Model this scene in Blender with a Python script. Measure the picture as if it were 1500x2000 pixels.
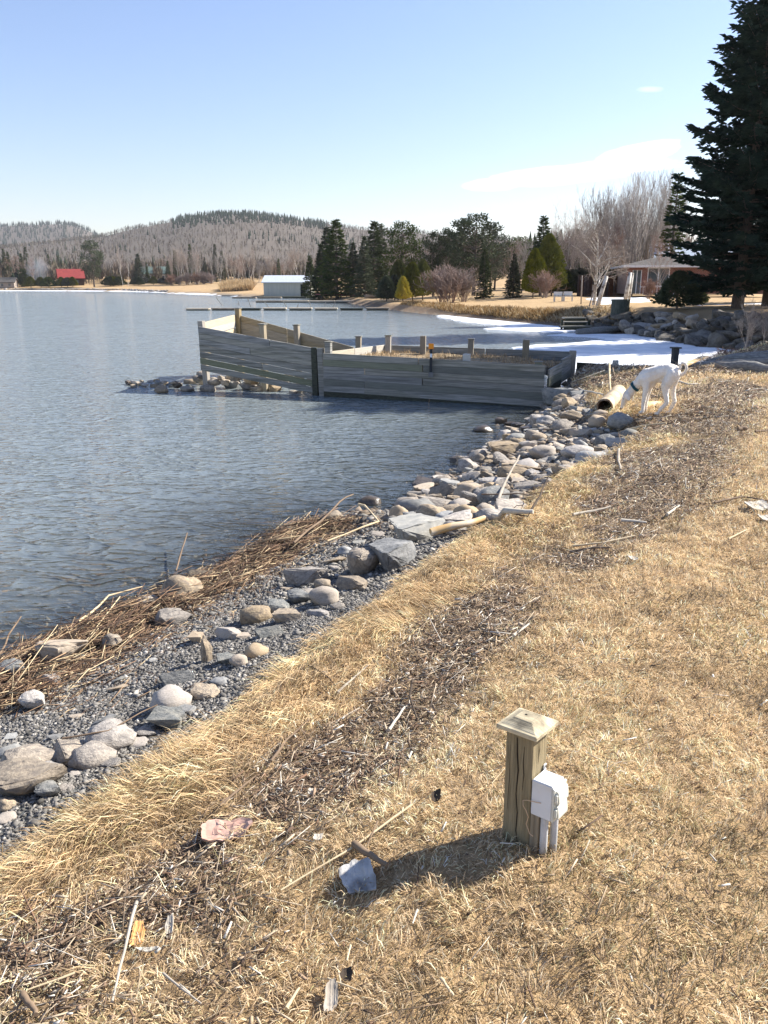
import bpy, bmesh, math, random
import numpy as np
from mathutils import Vector, Matrix, Euler
for o in list(bpy.data.objects): bpy.data.objects.remove(o)
SC = bpy.context.scene; COL = SC.collection
rnd = random.Random(7); rg = np.random.default_rng(11)
R = math.radians
# ------------------------------------------------------------------ camera, sky, sun, exposure
FPX = 1556.0; PITCH = math.atan(444/FPX); SP, CP = math.sin(PITCH), math.cos(PITCH); EYE = 1.6
cam = bpy.data.objects.new('camera', bpy.data.cameras.new('camera')); COL.objects.link(cam)
cam.location = (0, 0, EYE); cam.rotation_euler = (math.pi/2-PITCH, 0, 0)
cam.data.sensor_fit = 'VERTICAL'; cam.data.sensor_height = 36; cam.data.lens = 36*FPX/2000
cam.data.clip_start = .05; cam.data.clip_end = 12000
SC.camera = cam
SUN_EL, SUN_AZ = 38.0, 69.0            # azimuth measured clockwise from +Y (the viewing direction)
wd = bpy.data.worlds.new('World'); SC.world = wd; wd.use_nodes = True
nt = wd.node_tree; nt.nodes.clear()
def nn(t, k, **kw):
    n = t.nodes.new(k)
    for a, b in kw.items(): setattr(n, a, b)
    return n
sky = nn(nt, 'ShaderNodeTexSky', sky_type='NISHITA', sun_disc=False)
sky.sun_elevation = R(SUN_EL); sky.sun_rotation = R(SUN_AZ); sky.air_density = 1.25; sky.dust_density = .3; sky.ozone_density = 2.5; sky.altitude = 0
bg = nn(nt, 'ShaderNodeBackground'); bg.inputs['Strength'].default_value = .078
wo = nn(nt, 'ShaderNodeOutputWorld')
def math_n(t, op, a, b=None, c=None, clamp=False):
    n = t.nodes.new('ShaderNodeMath'); n.operation = op; n.use_clamp = clamp
    for i, v in enumerate((a, b, c)):
        if v is None: continue
        if hasattr(v, 'default_value') or hasattr(v, 'links'): t.links.new(v, n.inputs[i])
        else: n.inputs[i].default_value = v
    return n.outputs[0]
tc = nn(nt, 'ShaderNodeTexCoord'); sx = nn(nt, 'ShaderNodeSeparateXYZ'); nt.links.new(tc.outputs['Generated'], sx.inputs[0])
ly = math_n(nt, 'MAXIMUM', sx.outputs[1], .02)
cu = math_n(nt, 'DIVIDE', sx.outputs[0], ly); cw = math_n(nt, 'DIVIDE', sx.outputs[2], ly)
def cloud(u0, w0, su, sw, tilt, amp, thr):
    du = math_n(nt, 'SUBTRACT', cu, u0)
    dw = math_n(nt, 'SUBTRACT', math_n(nt, 'SUBTRACT', cw, w0), math_n(nt, 'MULTIPLY', du, tilt))
    e = math_n(nt, 'ADD', math_n(nt, 'POWER', math_n(nt, 'ABSOLUTE', math_n(nt, 'DIVIDE', du, su)), 2.0), math_n(nt, 'POWER', math_n(nt, 'ABSOLUTE', math_n(nt, 'DIVIDE', dw, sw)), 2.0))
    cb = nn(nt, 'ShaderNodeCombineXYZ'); nt.links.new(math_n(nt, 'MULTIPLY', du, 16), cb.inputs[0]); nt.links.new(math_n(nt, 'MULTIPLY', dw, 60), cb.inputs[1])
    cb.inputs[2].default_value = u0*31
    nz = nn(nt, 'ShaderNodeTexNoise'); nz.inputs['Scale'].default_value = 1; nz.inputs['Detail'].default_value = 7; nz.inputs['Roughness'].default_value = .6
    nt.links.new(cb.outputs[0], nz.inputs['Vector'])
    f = math_n(nt, 'SUBTRACT', math_n(nt, 'ADD', nz.outputs[0], .45), math_n(nt, 'MULTIPLY', e, .42))
    return math_n(nt, 'MULTIPLY', math_n(nt, 'MULTIPLY', math_n(nt, 'SUBTRACT', f, thr), 3.2, clamp=True), amp, clamp=True)
cl = None
for a in ((.225, .125, .11, .010, .10, 1., .40), (.285, .142, .05, .012, .22, 1., .38), (.125, .112, .035, .007, .0, .6, .48), (.30, .213, .02, .004, .0, .25, .62), (.66, .16, .25, .03, .1, .5, .5), (-.75, .2, .2, .02, .1, .35, .55)):
    c = cloud(*a); cl = c if cl is None else math_n(nt, 'MAXIMUM', cl, c)
# pale the sky a little towards the horizon (thin spring haze)
mixh = nn(nt, 'ShaderNodeMix', data_type='RGBA'); mixh.inputs['B'].default_value = (10.8, 11.2, 11.8, 1)
front = math_n(nt, 'MULTIPLY', cl, math_n(nt, 'GREATER_THAN', sx.outputs[1], .05))
tint = nn(nt, 'ShaderNodeMix', data_type='RGBA', blend_type='MULTIPLY'); tint.inputs['Factor'].default_value = 1; tint.inputs['B'].default_value = (1.0, .945, 1.09, 1); nt.links.new(sky.outputs[0], tint.inputs['A'])
nt.links.new(front, mixh.inputs['Factor']); nt.links.new(tint.outputs['Result'], mixh.inputs['A'])
nt.links.new(mixh.outputs['Result'], bg.inputs['Color']); nt.links.new(bg.outputs[0], wo.inputs[0])
sl = bpy.data.lights.new('sun', 'SUN'); sl.energy = 5.0; sl.angle = R(.53); sl.color = (1, .945, .86)
sun = bpy.data.objects.new('sun', sl); COL.objects.link(sun)
sd_ = Vector((math.sin(R(SUN_AZ))*math.cos(R(SUN_EL)), math.cos(R(SUN_AZ))*math.cos(R(SUN_EL)), math.sin(R(SUN_EL))))
sun.rotation_euler = sd_.to_track_quat('Z', 'Y').to_euler(); sun.location = (20, 5, 30)
SC.view_settings.view_transform = 'Standard'; SC.view_settings.look = 'None'
SC.view_settings.exposure = 1.2; SC.view_settings.gamma = 1; SC.view_settings.use_curve_mapping = False
SC.cycles.max_bounces = 6; SC.cycles.transparent_max_bounces = 12; SC.cycles.diffuse_bounces = 3
WATER = -.75

# ------------------------------------------------------------------ maths helpers
def P(u, v, z=WATER):                  # point of the photograph -> place on the level z
    a = (u-750)/FPX; b = (1000-v)/FPX
    t = (z-EYE)/(-SP+b*CP)
    return (a*t, (CP+b*SP)*t)
def PD(u, v, D):                       # point of the photograph at the distance y = D
    a = (u-750)/FPX; b = (1000-v)/FPX
    t = D/(CP+b*SP)
    return (a*t, D, EYE+(-SP+b*CP)*t)
def ss(x, a=0., b=1.):
    t = np.clip((np.asarray(x, float)-a)/(b-a), 0, 1); return t*t*(3-2*t)
_lat = np.random.default_rng(5).random((256, 256))
def vnoise(x, y, s=1., o=0.):
    x = np.asarray(x, float)*s+o*17.3+1000; y = np.asarray(y, float)*s+o*9.7+1000
    i = np.floor(x).astype(int); j = np.floor(y).astype(int); fx = x-i; fy = y-j
    fx = fx*fx*(3-2*fx); fy = fy*fy*(3-2*fy); i &= 255; j &= 255; i2 = (i+1) & 255; j2 = (j+1) & 255
    return (_lat[i, j]*(1-fx)+_lat[i2, j]*fx)*(1-fy)+(_lat[i, j2]*(1-fx)+_lat[i2, j2]*fx)*fy
def fbm(x, y, s=1., o=0., n=3):
    r = 0; a = 1; t = 0
    for k in range(n): r = r+a*vnoise(x, y, s*2**k, o+k*3.1); t += a; a *= .5
    return r/t
def dist_poly(x, y, pts, closed=False):
    x = np.asarray(x, float); y = np.asarray(y, float); d = np.full(x.shape, 1e18)
    n = len(pts)
    for k in range(n if closed else n-1):
        ax, ay = pts[k]; bx, by = pts[(k+1) % n]; ex, ey = bx-ax, by-ay; L = ex*ex+ey*ey+1e-12
        t = np.clip(((x-ax)*ex+(y-ay)*ey)/L, 0, 1)
        d = np.minimum(d, (x-ax-t*ex)**2+(y-ay-t*ey)**2)
    return np.sqrt(d)
def inside(x, y, pts):
    x = np.asarray(x, float); y = np.asarray(y, float); c = np.zeros(x.shape, bool); n = len(pts)
    for k in range(n):
        ax, ay = pts[k]; bx, by = pts[(k+1) % n]
        if ay == by: continue
        c ^= ((ay > y) != (by > y)) & (x < (bx-ax)*(y-ay)/(by-ay)+ax)
    return c
def sdist(x, y, pts):                  # positive inside
    d = dist_poly(x, y, pts, True); return np.where(inside(x, y, pts), d, -d)

# ------------------------------------------------------------------ shore lines
SHORE_NEAR = [(-60, -90), (-12, -6), (-7, -.4), (-4.2, 2.6)]+[P(*q) for q in ((0, 1290), (170, 1215), (330, 1140), (440, 1110), (560, 1025), (650, 1004), (760, 1000), (850, 950), (930, 890), (1000, 850), (1070, 805))]
LAKE = SHORE_NEAR+[(3.35, 16.2), (4.3, 18.75), (6.2, 18.2), (8.3, 21), (10.6, 24.6), (13, 27.2), (15.2, 28.2), (13.7, 29.3), (12.5, 31.6), (12.1, 35), (12.1, 39.3), (11, 43), (10, 47), (8, 53.5), (6.3, 58.5), (4.8, 64), (2.6, 71), (.8, 79), (-1.2, 87), (-3.6, 101), (-6, 118), (-11, 132), (-12.5, 152), (-14, 166), (-26, 166), (-34, 178), (-42, 200), (-60, 232), (-72, 262), (-96, 300), (-122, 318), (-153, 327), (-230, 335), (-420, 340), (-800, 200), (-800, -700)]
BANK = [P(*q, -.2) for q in ((0, 1640), (200, 1500), (330, 1430), (430, 1370), (560, 1270), (700, 1170), (800, 1100), (870, 1050), (960, 1010), (1050, 940), (1130, 895), (1200, 868), (1232, 835))]
UPLAND = [(-70, -95), (-9, -6), (-3.4, -.6)]+BANK+[(3.05, 11.6), (3.3, 13.2), (3.6, 14.8), (3.8, 16.2), (4.4, 18.4), (5.9, 17.7), (7.4, 19.2), (9.7, 22.8), (12.2, 26.1), (15.5, 27.9), (40, 30), (200, 60), (200, -95)]
CRIB = [(-1.3, 17.4), (3.19, 15.87), (4.42, 18.75), (.05, 20.2)]
HOLE = []
def ground(x, y):
    x = np.asarray(x, float); y = np.asarray(y, float)
    dL = -sdist(x, y, LAKE)            # + on land
    near_w = 1-ss(y-(21+.58*x), -1.5, 1.5)
    du = sdist(x, y, UPLAND)
    lump = (fbm(x, y, 1.1, 2)-.5)*.09+(fbm(x, y, 4.5, 5)-.5)*.035
    t = np.clip(dL/(dL+np.maximum(-du, 0)+1e-6), 0, 1)
    zn = np.where(du < 0, WATER+.43*t**.9, WATER+.43+.14*ss(du, 0, .25)+.18*ss(du, .2, 1.6))+lump*ss(dL, -.1, .4)
    berm = ss(x, 6, 9)*(1-ss(y, 46, 54)); far = ss(y, 140, 190)
    w = 2.4*berm+1.3*(1-berm); top = .42*berm-.18*(1-berm)
    zg = WATER+(top-WATER)*ss(dL, 0, w*1.6)**.8+(1-berm)*.62*ss(dL, 2, 18)+berm*.12*ss(dL, 3, 12)+far*(3.1*ss(dL, 5, 75)+.02*np.maximum(dL-60, 0))+lump
    z = near_w*zn+(1-near_w)*zg
    zb = WATER-.03-.16*np.minimum(-dL, 3)-.05*np.clip(-dL-3, 0, 60)+lump*.6*ss(-dL, 0, .5)
    return np.where(dL > 0, z, zb)
def gz(x, y): return float(ground(np.array([x]), np.array([y]))[0])
WRACK = [(P(u, v, 0), r) for u, v, r in ((-150, 2060, .6), (60, 1920, .52), (200, 1830, .44), (330, 1710, .34), (430, 1620, .28), (540, 1520, .30), (640, 1440, .32), (750, 1370, .30), (850, 1260, .30), (960, 1150, .36), (1060, 1100, .36), (1150, 1030, .48), (1230, 960, .7), (1280, 900, .8), (1330, 830, .9), (1390, 775, 1.1), (1450, 750, 1.2), (1600, 740, 1.2))]
def wrack(x, y):                       # 0..1 how much washed-up litter covers the grass
    x = np.asarray(x, float); y = np.asarray(y, float); m = np.zeros(x.shape)
    for k in range(len(WRACK)-1):
        (a, ra), (b, rb) = WRACK[k], WRACK[k+1]; ex, ey = b[0]-a[0], b[1]-a[1]
        t = np.clip(((x-a[0])*ex+(y-a[1])*ey)/(ex*ex+ey*ey), 0, 1)
        d = np.hypot(x-a[0]-t*ex, y-a[1]-t*ey)/(ra+(rb-ra)*t)
        m = np.maximum(m, 1-ss(d, .35, 1.25))
    mound = sdist(x, y, [(3.1, 11.6), (3.7, 16.2), (4.4, 18.4), (6, 17.7), (8, 20), (14, 27), (16, 26), (9, 16), (6, 13.2), (4.4, 11.2)])
    m = np.maximum(m, ss(mound, -.3, .6))
    near = 1-ss(y, 4.5, 6.5); pn = ss(fbm(x, y, 2.6, 8, 3), .40-.17*(1-ss(y, 1.9, 2.6)), .62-.15*(1-ss(y, 1.9, 2.6)))*.85+.15; pf = ss(fbm(x, y, 1.1, 9, 3), .33, .52)
    return np.clip(m*(pn*near+pf*(1-near))*(.6+.8*vnoise(x, y, 9, 3)), 0, 1)

# ------------------------------------------------------------------ object helpers
def tag(o, label=None, cat=None, group=None, kind=None):
    for k, v in (('label', label), ('category', cat), ('group', group), ('kind', kind)):
        if v: o[k] = v
    return o
def empty(name, loc=(0, 0, 0), rz=0., label=None, cat=None, group=None):
    o = bpy.data.objects.new(name, None); COL.objects.link(o); o.empty_display_size = .2
    o.location = loc; o.rotation_euler = (0, 0, rz); return tag(o, label, cat, group)
def link(name, me, parent=None, loc=None):
    o = bpy.data.objects.new(name, me); COL.objects.link(o)
    if parent: o.parent = parent
    if loc is not None: o.location = loc
    return o
def mesh_np(name, V, F, m=None, col=None, smooth=False, mi=None):
    V = np.asarray(V, np.float32).reshape(-1, 3); F = np.asarray(F, np.int32); k = F.shape[1]; n = len(F)
    me = bpy.data.meshes.new(name); me.vertices.add(len(V)); me.vertices.foreach_set('co', V.ravel())
    me.loops.add(n*k); me.loops.foreach_set('vertex_index', F.ravel()); me.polygons.add(n)
    me.polygons.foreach_set('loop_start', np.arange(n, dtype=np.int32)*k)
    if smooth: me.polygons.foreach_set('use_smooth', np.ones(n, bool))
    if col is not None:
        a = me.attributes.new('col', 'FLOAT_COLOR', 'POINT'); c = np.ones((len(V), 4), np.float32); c[:, :col.shape[1]] = col; a.data.foreach_set('color', c.ravel())
    if m is not None:
        for q in (m if isinstance(m, (list, tuple)) else [m]): me.materials.append(q)
    if mi is not None: me.polygons.foreach_set('material_index', np.asarray(mi, np.int32))
    me.update(calc_edges=True); return me
class MB:
    def __init__(s): s.v = []; s.f = []; s.mi = []
    def add(s, v, f, mi=0):
        b = len(s.v); s.v += [tuple(p) for p in v]; s.f += [tuple(b+i for i in q) for q in f]; s.mi += [mi]*len(f); return s
    def box(s, c, d, rot=None, mi=0, taper=1.):
        x, y, z = d[0]/2, d[1]/2, d[2]/2; vs = []
        for k in (-1, 1):
            q = taper if k > 0 else 1
            for i, j in ((-1, -1), (1, -1), (1, 1), (-1, 1)):
                p = Vector((i*x*q, j*y*q, k*z))
                if rot is not None: p = rot @ p
                vs.append(p+Vector(c))
        return s.add(vs, [(3, 2, 1, 0), (4, 5, 6, 7), (0, 1, 5, 4), (1, 2, 6, 5), (2, 3, 7, 6), (3, 0, 4, 7)], mi)
    def beam(s, a, b, w, h, up=(0, 0, 1), mi=0):      # box from a to b
        a, b = Vector(a), Vector(b); d = b-a; L = d.length; X = d/L; Y = Vector(up).cross(X).normalized(); Z = X.cross(Y)
        return s.box((a+b)/2, (L, w, h), Matrix((X, Y, Z)).transposed(), mi)
    def tube(s, pts, rad, n=8, mi=0, caps=True):
        pts = [Vector(p) for p in pts]; rs = rad if isinstance(rad, (list, tuple)) else [rad]*len(pts); vs = []; fs = []
        for i, p in enumerate(pts):
            d = (pts[min(i+1, len(pts)-1)]-pts[max(i-1, 0)]).normalized()
            a = d.cross(Vector((0, 0, 1)) if abs(d.z) < .9 else Vector((1, 0, 0))).normalized(); b = d.cross(a)
            for k in range(n): t = 2*math.pi*k/n; vs.append(p+(a*math.cos(t)+b*math.sin(t))*rs[i])
        for i in range(len(pts)-1):
            for k in range(n): q = (k+1) % n; fs.append((i*n+k, i*n+q, (i+1)*n+q, (i+1)*n+k))
        if caps: fs += [tuple(range(n)), tuple((len(pts)-1)*n+k for k in reversed(range(n)))]
        return s.add(vs, fs, mi)
    def build(s, name, mat=None, parent=None, smooth=False, bevel=0, loc=None):
        me = bpy.data.meshes.new(name); me.from_pydata(s.v, [], s.f)
        bm = bmesh.new(); bm.from_mesh(me); bmesh.ops.recalc_face_normals(bm, faces=bm.faces)
        if bevel: bmesh.ops.bevel(bm, geom=list(bm.edges), offset=bevel, segments=1, affect='EDGES')
        bm.to_mesh(me); bm.free()
        for m in (mat if isinstance(mat, (list, tuple)) else [mat]):
            if m: me.materials.append(m)
        if len(set(s.mi)) > 1 and not bevel: me.polygons.foreach_set('material_index', s.mi)
        if smooth: me.shade_smooth()
        return link(name, me, parent, loc)
def children(o): return list(o.children)
def copy_tree(o, parent=None, loc=None, rot=None, scale=None):
    c = o.copy(); COL.objects.link(c)
    if parent: c.parent = parent
    if loc is not None: c.location = loc
    if rot is not None: c.rotation_euler = rot
    if scale is not None: c.scale = scale
    for ch in children(o): copy_tree(ch, c)
    return c

# ------------------------------------------------------------------ materials
def mat(name, c1, c2=None, scale=8., rough=.85, bump=0., detail=6., stretch=(1, 1, 1), attr=False, rv=0., spec=.3, coord='Object', c3=None, s3=2., metal=0., lo=.35, hi=.65, bdist=.01, trans=0.):
    m = bpy.data.materials.new(name); m.use_nodes = True; t = m.node_tree; p = t.nodes['Principled BSDF']
    p.inputs['Roughness'].default_value = rough; p.inputs['Specular IOR Level'].default_value = spec; p.inputs['Metallic'].default_value = metal
    c = t.nodes.new('ShaderNodeTexCoord'); mp = t.nodes.new('ShaderNodeMapping'); mp.inputs['Scale'].default_value = stretch
    t.links.new(c.outputs[coord], mp.inputs[0])
    out = None
    nz = nn(t, 'ShaderNodeTexNoise'); nz.inputs['Scale'].default_value = scale; nz.inputs['Detail'].default_value = detail; nz.inputs['Roughness'].default_value = .62
    t.links.new(mp.outputs[0], nz.inputs['Vector'])
    oi = None
    if rv:
        oi = t.nodes.new('ShaderNodeObjectInfo')
        ad = nn(t, 'ShaderNodeVectorMath', operation='ADD'); cb = nn(t, 'ShaderNodeCombineXYZ'); t.links.new(math_n(t, 'MULTIPLY', oi.outputs['Random'], 37), cb.inputs[0]); t.links.new(mp.outputs[0], ad.inputs[0]); t.links.new(cb.outputs[0], ad.inputs[1]); t.links.new(ad.outputs[0], nz.inputs['Vector'])
    mx = nn(t, 'ShaderNodeMix', data_type='RGBA'); mx.inputs['A'].default_value = (*c1, 1); mx.inputs['B'].default_value = (*(c2 or c1), 1)
    mr = nn(t, 'ShaderNodeMapRange'); mr.inputs['From Min'].default_value = lo; mr.inputs['From Max'].default_value = hi
    t.links.new(nz.outputs[0], mr.inputs[0]); t.links.new(mr.outputs[0], mx.inputs['Factor']); out = mx.outputs['Result']
    if c3:
        n3 = nn(t, 'ShaderNodeTexNoise'); n3.inputs['Scale'].default_value = s3; n3.inputs['Detail'].default_value = 4
        t.links.new(ad.outputs[0] if rv else c.outputs[coord], n3.inputs['Vector'])
        m3 = nn(t, 'ShaderNodeMix', data_type='RGBA'); r3 = nn(t, 'ShaderNodeMapRange'); r3.inputs['From Min'].default_value = .45; r3.inputs['From Max'].default_value = .68
        t.links.new(n3.outputs[0], r3.inputs[0]); t.links.new(r3.outputs[0], m3.inputs['Factor']); t.links.new(out, m3.inputs['A']); m3.inputs['B'].default_value = (*c3, 1); out = m3.outputs['Result']
    if attr:
        a = nn(t, 'ShaderNodeAttribute', attribute_name='col'); m4 = nn(t, 'ShaderNodeMix', data_type='RGBA', blend_type='MULTIPLY'); m4.inputs['Factor'].default_value = 1
        t.links.new(out, m4.inputs['A']); t.links.new(a.outputs['Color'], m4.inputs['B']); out = m4.outputs['Result']
    if rv:
        hs = t.nodes.new('ShaderNodeHueSaturation'); t.links.new(math_n(t, 'ADD', math_n(t, 'MULTIPLY', oi.outputs['Random'], 2*rv), 1-rv), hs.inputs['Value'])
        fr = math_n(t, 'FRACT', math_n(t, 'MULTIPLY', oi.outputs['Random'], 7.31)); t.links.new(math_n(t, 'ADD', math_n(t, 'MULTIPLY', fr, .9), .45), hs.inputs['Saturation'])
        t.links.new(out, hs.inputs['Color']); out = hs.outputs[0]
    t.links.new(out, p.inputs['Base Color'])
    if trans:                                   # thin blades and needles let some light through
        tr = nn(t, 'ShaderNodeBsdfTranslucent'); t.links.new(out, tr.inputs[0]); ms = nn(t, 'ShaderNodeMixShader'); ms.inputs[0].default_value = trans
        t.links.new(p.outputs[0], ms.inputs[1]); t.links.new(tr.outputs[0], ms.inputs[2]); t.links.new(ms.outputs[0], t.nodes['Material Output'].inputs[0])
    if bump:
        b = t.nodes.new('ShaderNodeBump'); b.inputs['Strength'].default_value = bump; b.inputs['Distance'].default_value = bdist; t.links.new(nz.outputs[0], b.inputs['Height']); t.links.new(b.outputs[0], p.inputs['Normal'])
    return m
M_blade = mat('dry_grass', (.9, .9, .9), (1, 1, 1), 3, .75, attr=True, spec=.25, trans=.3)
M_litter = mat('litter', (.8, .8, .8), (1, 1, 1), 30, .9, attr=True)
M_gravel = mat('gravel', (.8, .8, .8), (1, 1, 1), 40, .9, attr=True)
M_reed = mat('reed', (.8, .8, .8), (1, 1, 1), 20, .8, attr=True)
M_stone = mat('stone', (.27, .22, .165), (.42, .35, .26), 7, .85, .5, rv=.28, c3=(.20, .17, .14), s3=3.2, bdist=.02)
M_stone_grey = mat('stone_grey', (.23, .22, .195), (.34, .33, .295), 12, .8, .25, rv=.3, c3=(.19, .19, .18), s3=3, bdist=.01)
M_stone_pale = mat('stone_pale', (.31, .25, .18), (.42, .345, .26), 9, .8, .25, rv=.1, bdist=.01)
M_stone_slate = mat('stone_slate', (.10, .105, .10), (.20, .20, .19), 6, .75, .5, rv=.12, c3=(.27, .26, .23), s3=2, bdist=.02)
M_stone_wet = mat('stone_wet', (.05, .04, .03), (.11, .085, .06), 7, .35, .4, rv=.2, spec=.5)
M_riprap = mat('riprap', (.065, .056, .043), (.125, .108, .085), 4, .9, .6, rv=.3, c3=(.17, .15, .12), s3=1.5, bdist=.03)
M_timber = mat('timber', (.20, .19, .165), (.34, .325, .285), 3, .85, .4, stretch=(1., 1., 26), rv=.14, c3=(.13, .13, .105), s3=1.2, bdist=.004)
M_timber_green = mat('timber_green', (.13, .135, .095), (.21, .21, .155), 3, .85, .4, stretch=(1., 1., 26), rv=.15, bdist=.004)
M_timber_tan_lit = mat('timber_tan_lit', (.42, .35, .23), (.55, .46, .32), 3, .8, .3, stretch=(1., 1., 26), rv=.1, bdist=.004)  # sun on the inner end boards is put into this lighter tan
M_timber_brown_shade = mat('timber_brown_shade', (.22, .185, .13), (.36, .31, .23), 3, .85, .25, stretch=(1., 1., 26), rv=.12, bdist=.003)  # brown boards of the tilted crib's back wall, their shade mixed into the colour
M_timber_wet = mat('timber_wet', (.015, .018, .012), (.05, .055, .035), 4, .5, .3, stretch=(2, 8, 8))
M_postwood = mat('post_wood', (.21, .17, .11), (.34, .28, .19), 4, .85, .5, stretch=(20, 20, 1.2), rv=.2, bdist=.004)
M_cap_old = mat('cap_wood', (.50, .42, .27), (.64, .55, .37), 5, .85, .6, stretch=(2, 30, 30), c3=(.06, .05, .038), s3=8, bdist=.004)
M_post = mat('near_post_wood', (.16, .13, .075), (.36, .29, .17), 3.5, .8, .9, stretch=(38, 38, 2.2), c3=(.20, .165, .095), s3=5, bdist=.004, lo=.3, hi=.7)
M_crack = mat('dark_gap', (.02, .015, .01), rough=1)
M_pvc = mat('white_plastic', (.70, .71, .70), (.78, .78, .77), 9, .38, 0, c3=(.60, .59, .55), s3=9, spec=.4)
M_pvc_cream = mat('cream_plastic', (.60, .60, .51), (.68, .67, .58), 9, .4, 0, spec=.4)
M_pipe = mat('grey_conduit', (.46, .46, .45), (.58, .58, .57), 20, .5, 0, c3=(.35, .33, .29), s3=14)
M_steel = mat('steel', (.35, .35, .35), rough=.35, metal=1.)
M_bark = mat('bark', (.09, .07, .055), (.17, .14, .11), 6, .95, .5, stretch=(4, 4, 1), bdist=.03)
M_bark_pale = mat('pale_bark', (.26, .22, .19), (.36, .32, .28), 6, .9, 0, stretch=(4, 4, 1))
M_birch = mat('birch_bark', (.55, .53, .48), (.68, .66, .62), 3, .8, 0, stretch=(1, 1, 8), c3=(.16, .13, .10), s3=4)
M_twig = mat('twigs', (.25, .21, .185), (.34, .295, .26), 1, .9, rv=.15)
M_twig_red = mat('reddish_twigs', (.19, .125, .10), (.27, .19, .16), 1, .9, rv=.1)
M_spruce = mat('spruce_needles', (.012, .028, .021), (.036, .060, .040), 1.2, .75, attr=False, spec=.12, rv=.1)
M_needle = mat('conifer_needles', (.036, .058, .026), (.115, .135, .056), .8, .75, rv=.28, spec=.25, trans=.1)
M_needle_y = mat('cedar_foliage', (.075, .088, .026), (.18, .18, .05), 1.2, .75, rv=.25, spec=.25, trans=.12)
M_needle_gold = mat('golden_foliage', (.38, .33, .05), (.52, .43, .08), 1.2, .75, spec=.25, trans=.15)
M_forest = mat('forest', (.9, .9, .9), (1, 1, 1), 1, .95, attr=True, spec=.05)
M_snow = mat('snow', (.72, .74, .77), (.88, .89, .90), 2.2, .6, .8, bdist=.08, spec=.3, c3=(.60, .63, .66), s3=.9)
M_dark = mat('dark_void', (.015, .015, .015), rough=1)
M_white = mat('white_paint', (.70, .72, .74), (.78, .79, .80), 2, .6)
M_glass = mat('window_glass', (.06, .075, .085), (.12, .14, .15), .8, .12, spec=.6)
M_dog = mat('dog_fur', (.80, .73, .63), (.88, .82, .73), 60, .95, 1.0, bdist=.006, c3=(.74, .64, .52), s3=9, spec=.1)
M_dog_dark = mat('dog_nose', (.015, .012, .012), rough=.4)
M_collar = mat('blue_collar', (.006, .05, .075), (.008, .075, .10), 60, .7)

# ------------------------------------------------------------------ ground sheet
def graded(a, b, s, lo, hi, g):
    c = list(np.arange(a, b, s)); q = s; p = b
    up = []
    while p < hi: up.append(p); q *= g; p += q
    up.append(hi); dn = []; q = s; p = a-s
    while p > lo: dn.append(p); q *= g; p -= q
    dn.append(lo); return np.array(dn[::-1]+c+up)
GX = graded(-5, 13, .075, -3500, 3500, 1.09); GY = graded(1, 20, .075, -300, 3500, 1.045)
gx, gy = np.meshgrid(GX, GY); H = ground(gx, gy)
nx, ny = len(GX), len(GY)
def gridfaces(nx, ny):
    i = np.arange(nx-1)[None, :]+np.arange(ny-1)[:, None]*nx; i = i.ravel()
    return np.stack([i, i+1, i+1+nx, i+nx], 1)
dLg = -sdist(gx, gy, LAKE); dU = sdist(gx, gy, UPLAND); nearw = 1-ss(gy-(21+.58*gx), -1.5, 1.5)
grav = np.where(nearw > .5, ss(-dU, -.05, .12)*(dLg > -3), 0)*1.
grav = np.maximum(grav, (dLg < 0)*1.)
bermz = (1-nearw)*(1-ss(dLg, .9, 2.0 + 2.2*ss(gx, 6, 9)*(1-ss(gy, 46, 54))))*(gy < 250)
wr = wrack(gx, gy)*nearw
wr = np.maximum(wr, bermz)
_rb = [P(u, v, -.68) for u, v in ((-80, 1400), (60, 1330), (170, 1260), (300, 1190), (400, 1160), (480, 1110), (570, 1060), (650, 1030))]
reedz = 1-ss(dist_poly(gx, gy, _rb), .18, .42); wr = np.maximum(wr, reedz); grav = grav*(1-reedz)
colg = np.stack([grav.ravel(), wr.ravel(), ss(-dLg, -.12, .08).ravel()], 1)
me = mesh_np('ground', np.stack([gx.ravel(), gy.ravel(), H.ravel()], 1), gridfaces(nx, ny), None, colg, True)
m = bpy.data.materials.new('ground'); m.use_nodes = True; t = m.node_tree; pb = t.nodes['Principled BSDF']; pb.inputs['Roughness'].default_value = .95; pb.inputs['Specular IOR Level'].default_value = .15
geo = nn(t, 'ShaderNodeNewGeometry'); at_ = nn(t, 'ShaderNodeAttribute', attribute_name='col'); sp = nn(t, 'ShaderNodeSeparateColor'); t.links.new(at_.outputs['Color'], sp.inputs[0])
def tex(scale, d=6, r=.65, kind='ShaderNodeTexNoise'):
    n = nn(t, kind); n.inputs['Scale'].default_value = scale
    if kind == 'ShaderNodeTexNoise': n.inputs['Detail'].default_value = d; n.inputs['Roughness'].default_value = r
    t.links.new(geo.outputs['Position'], n.inputs['Vector']); return n
def ramp(src, *st):
    r = nn(t, 'ShaderNodeValToRGB'); e = r.color_ramp.elements
    while len(e) < len(st): e.new(.5)
    for k, (p, c) in enumerate(st): e[k].position = p; e[k].color = (*c, 1)
    t.links.new(src, r.inputs[0]); return r.outputs[0]
def mixc(f, a, b):
    x = nn(t, 'ShaderNodeMix', data_type='RGBA'); t.links.new(f, x.inputs['Factor']); t.links.new(a, x.inputs['A']); t.links.new(b, x.inputs['B']); return x.outputs['Result']
n1 = tex(38); n2 = tex(2.2); n3 = tex(.35, 5); n4 = tex(90, 3)
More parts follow.
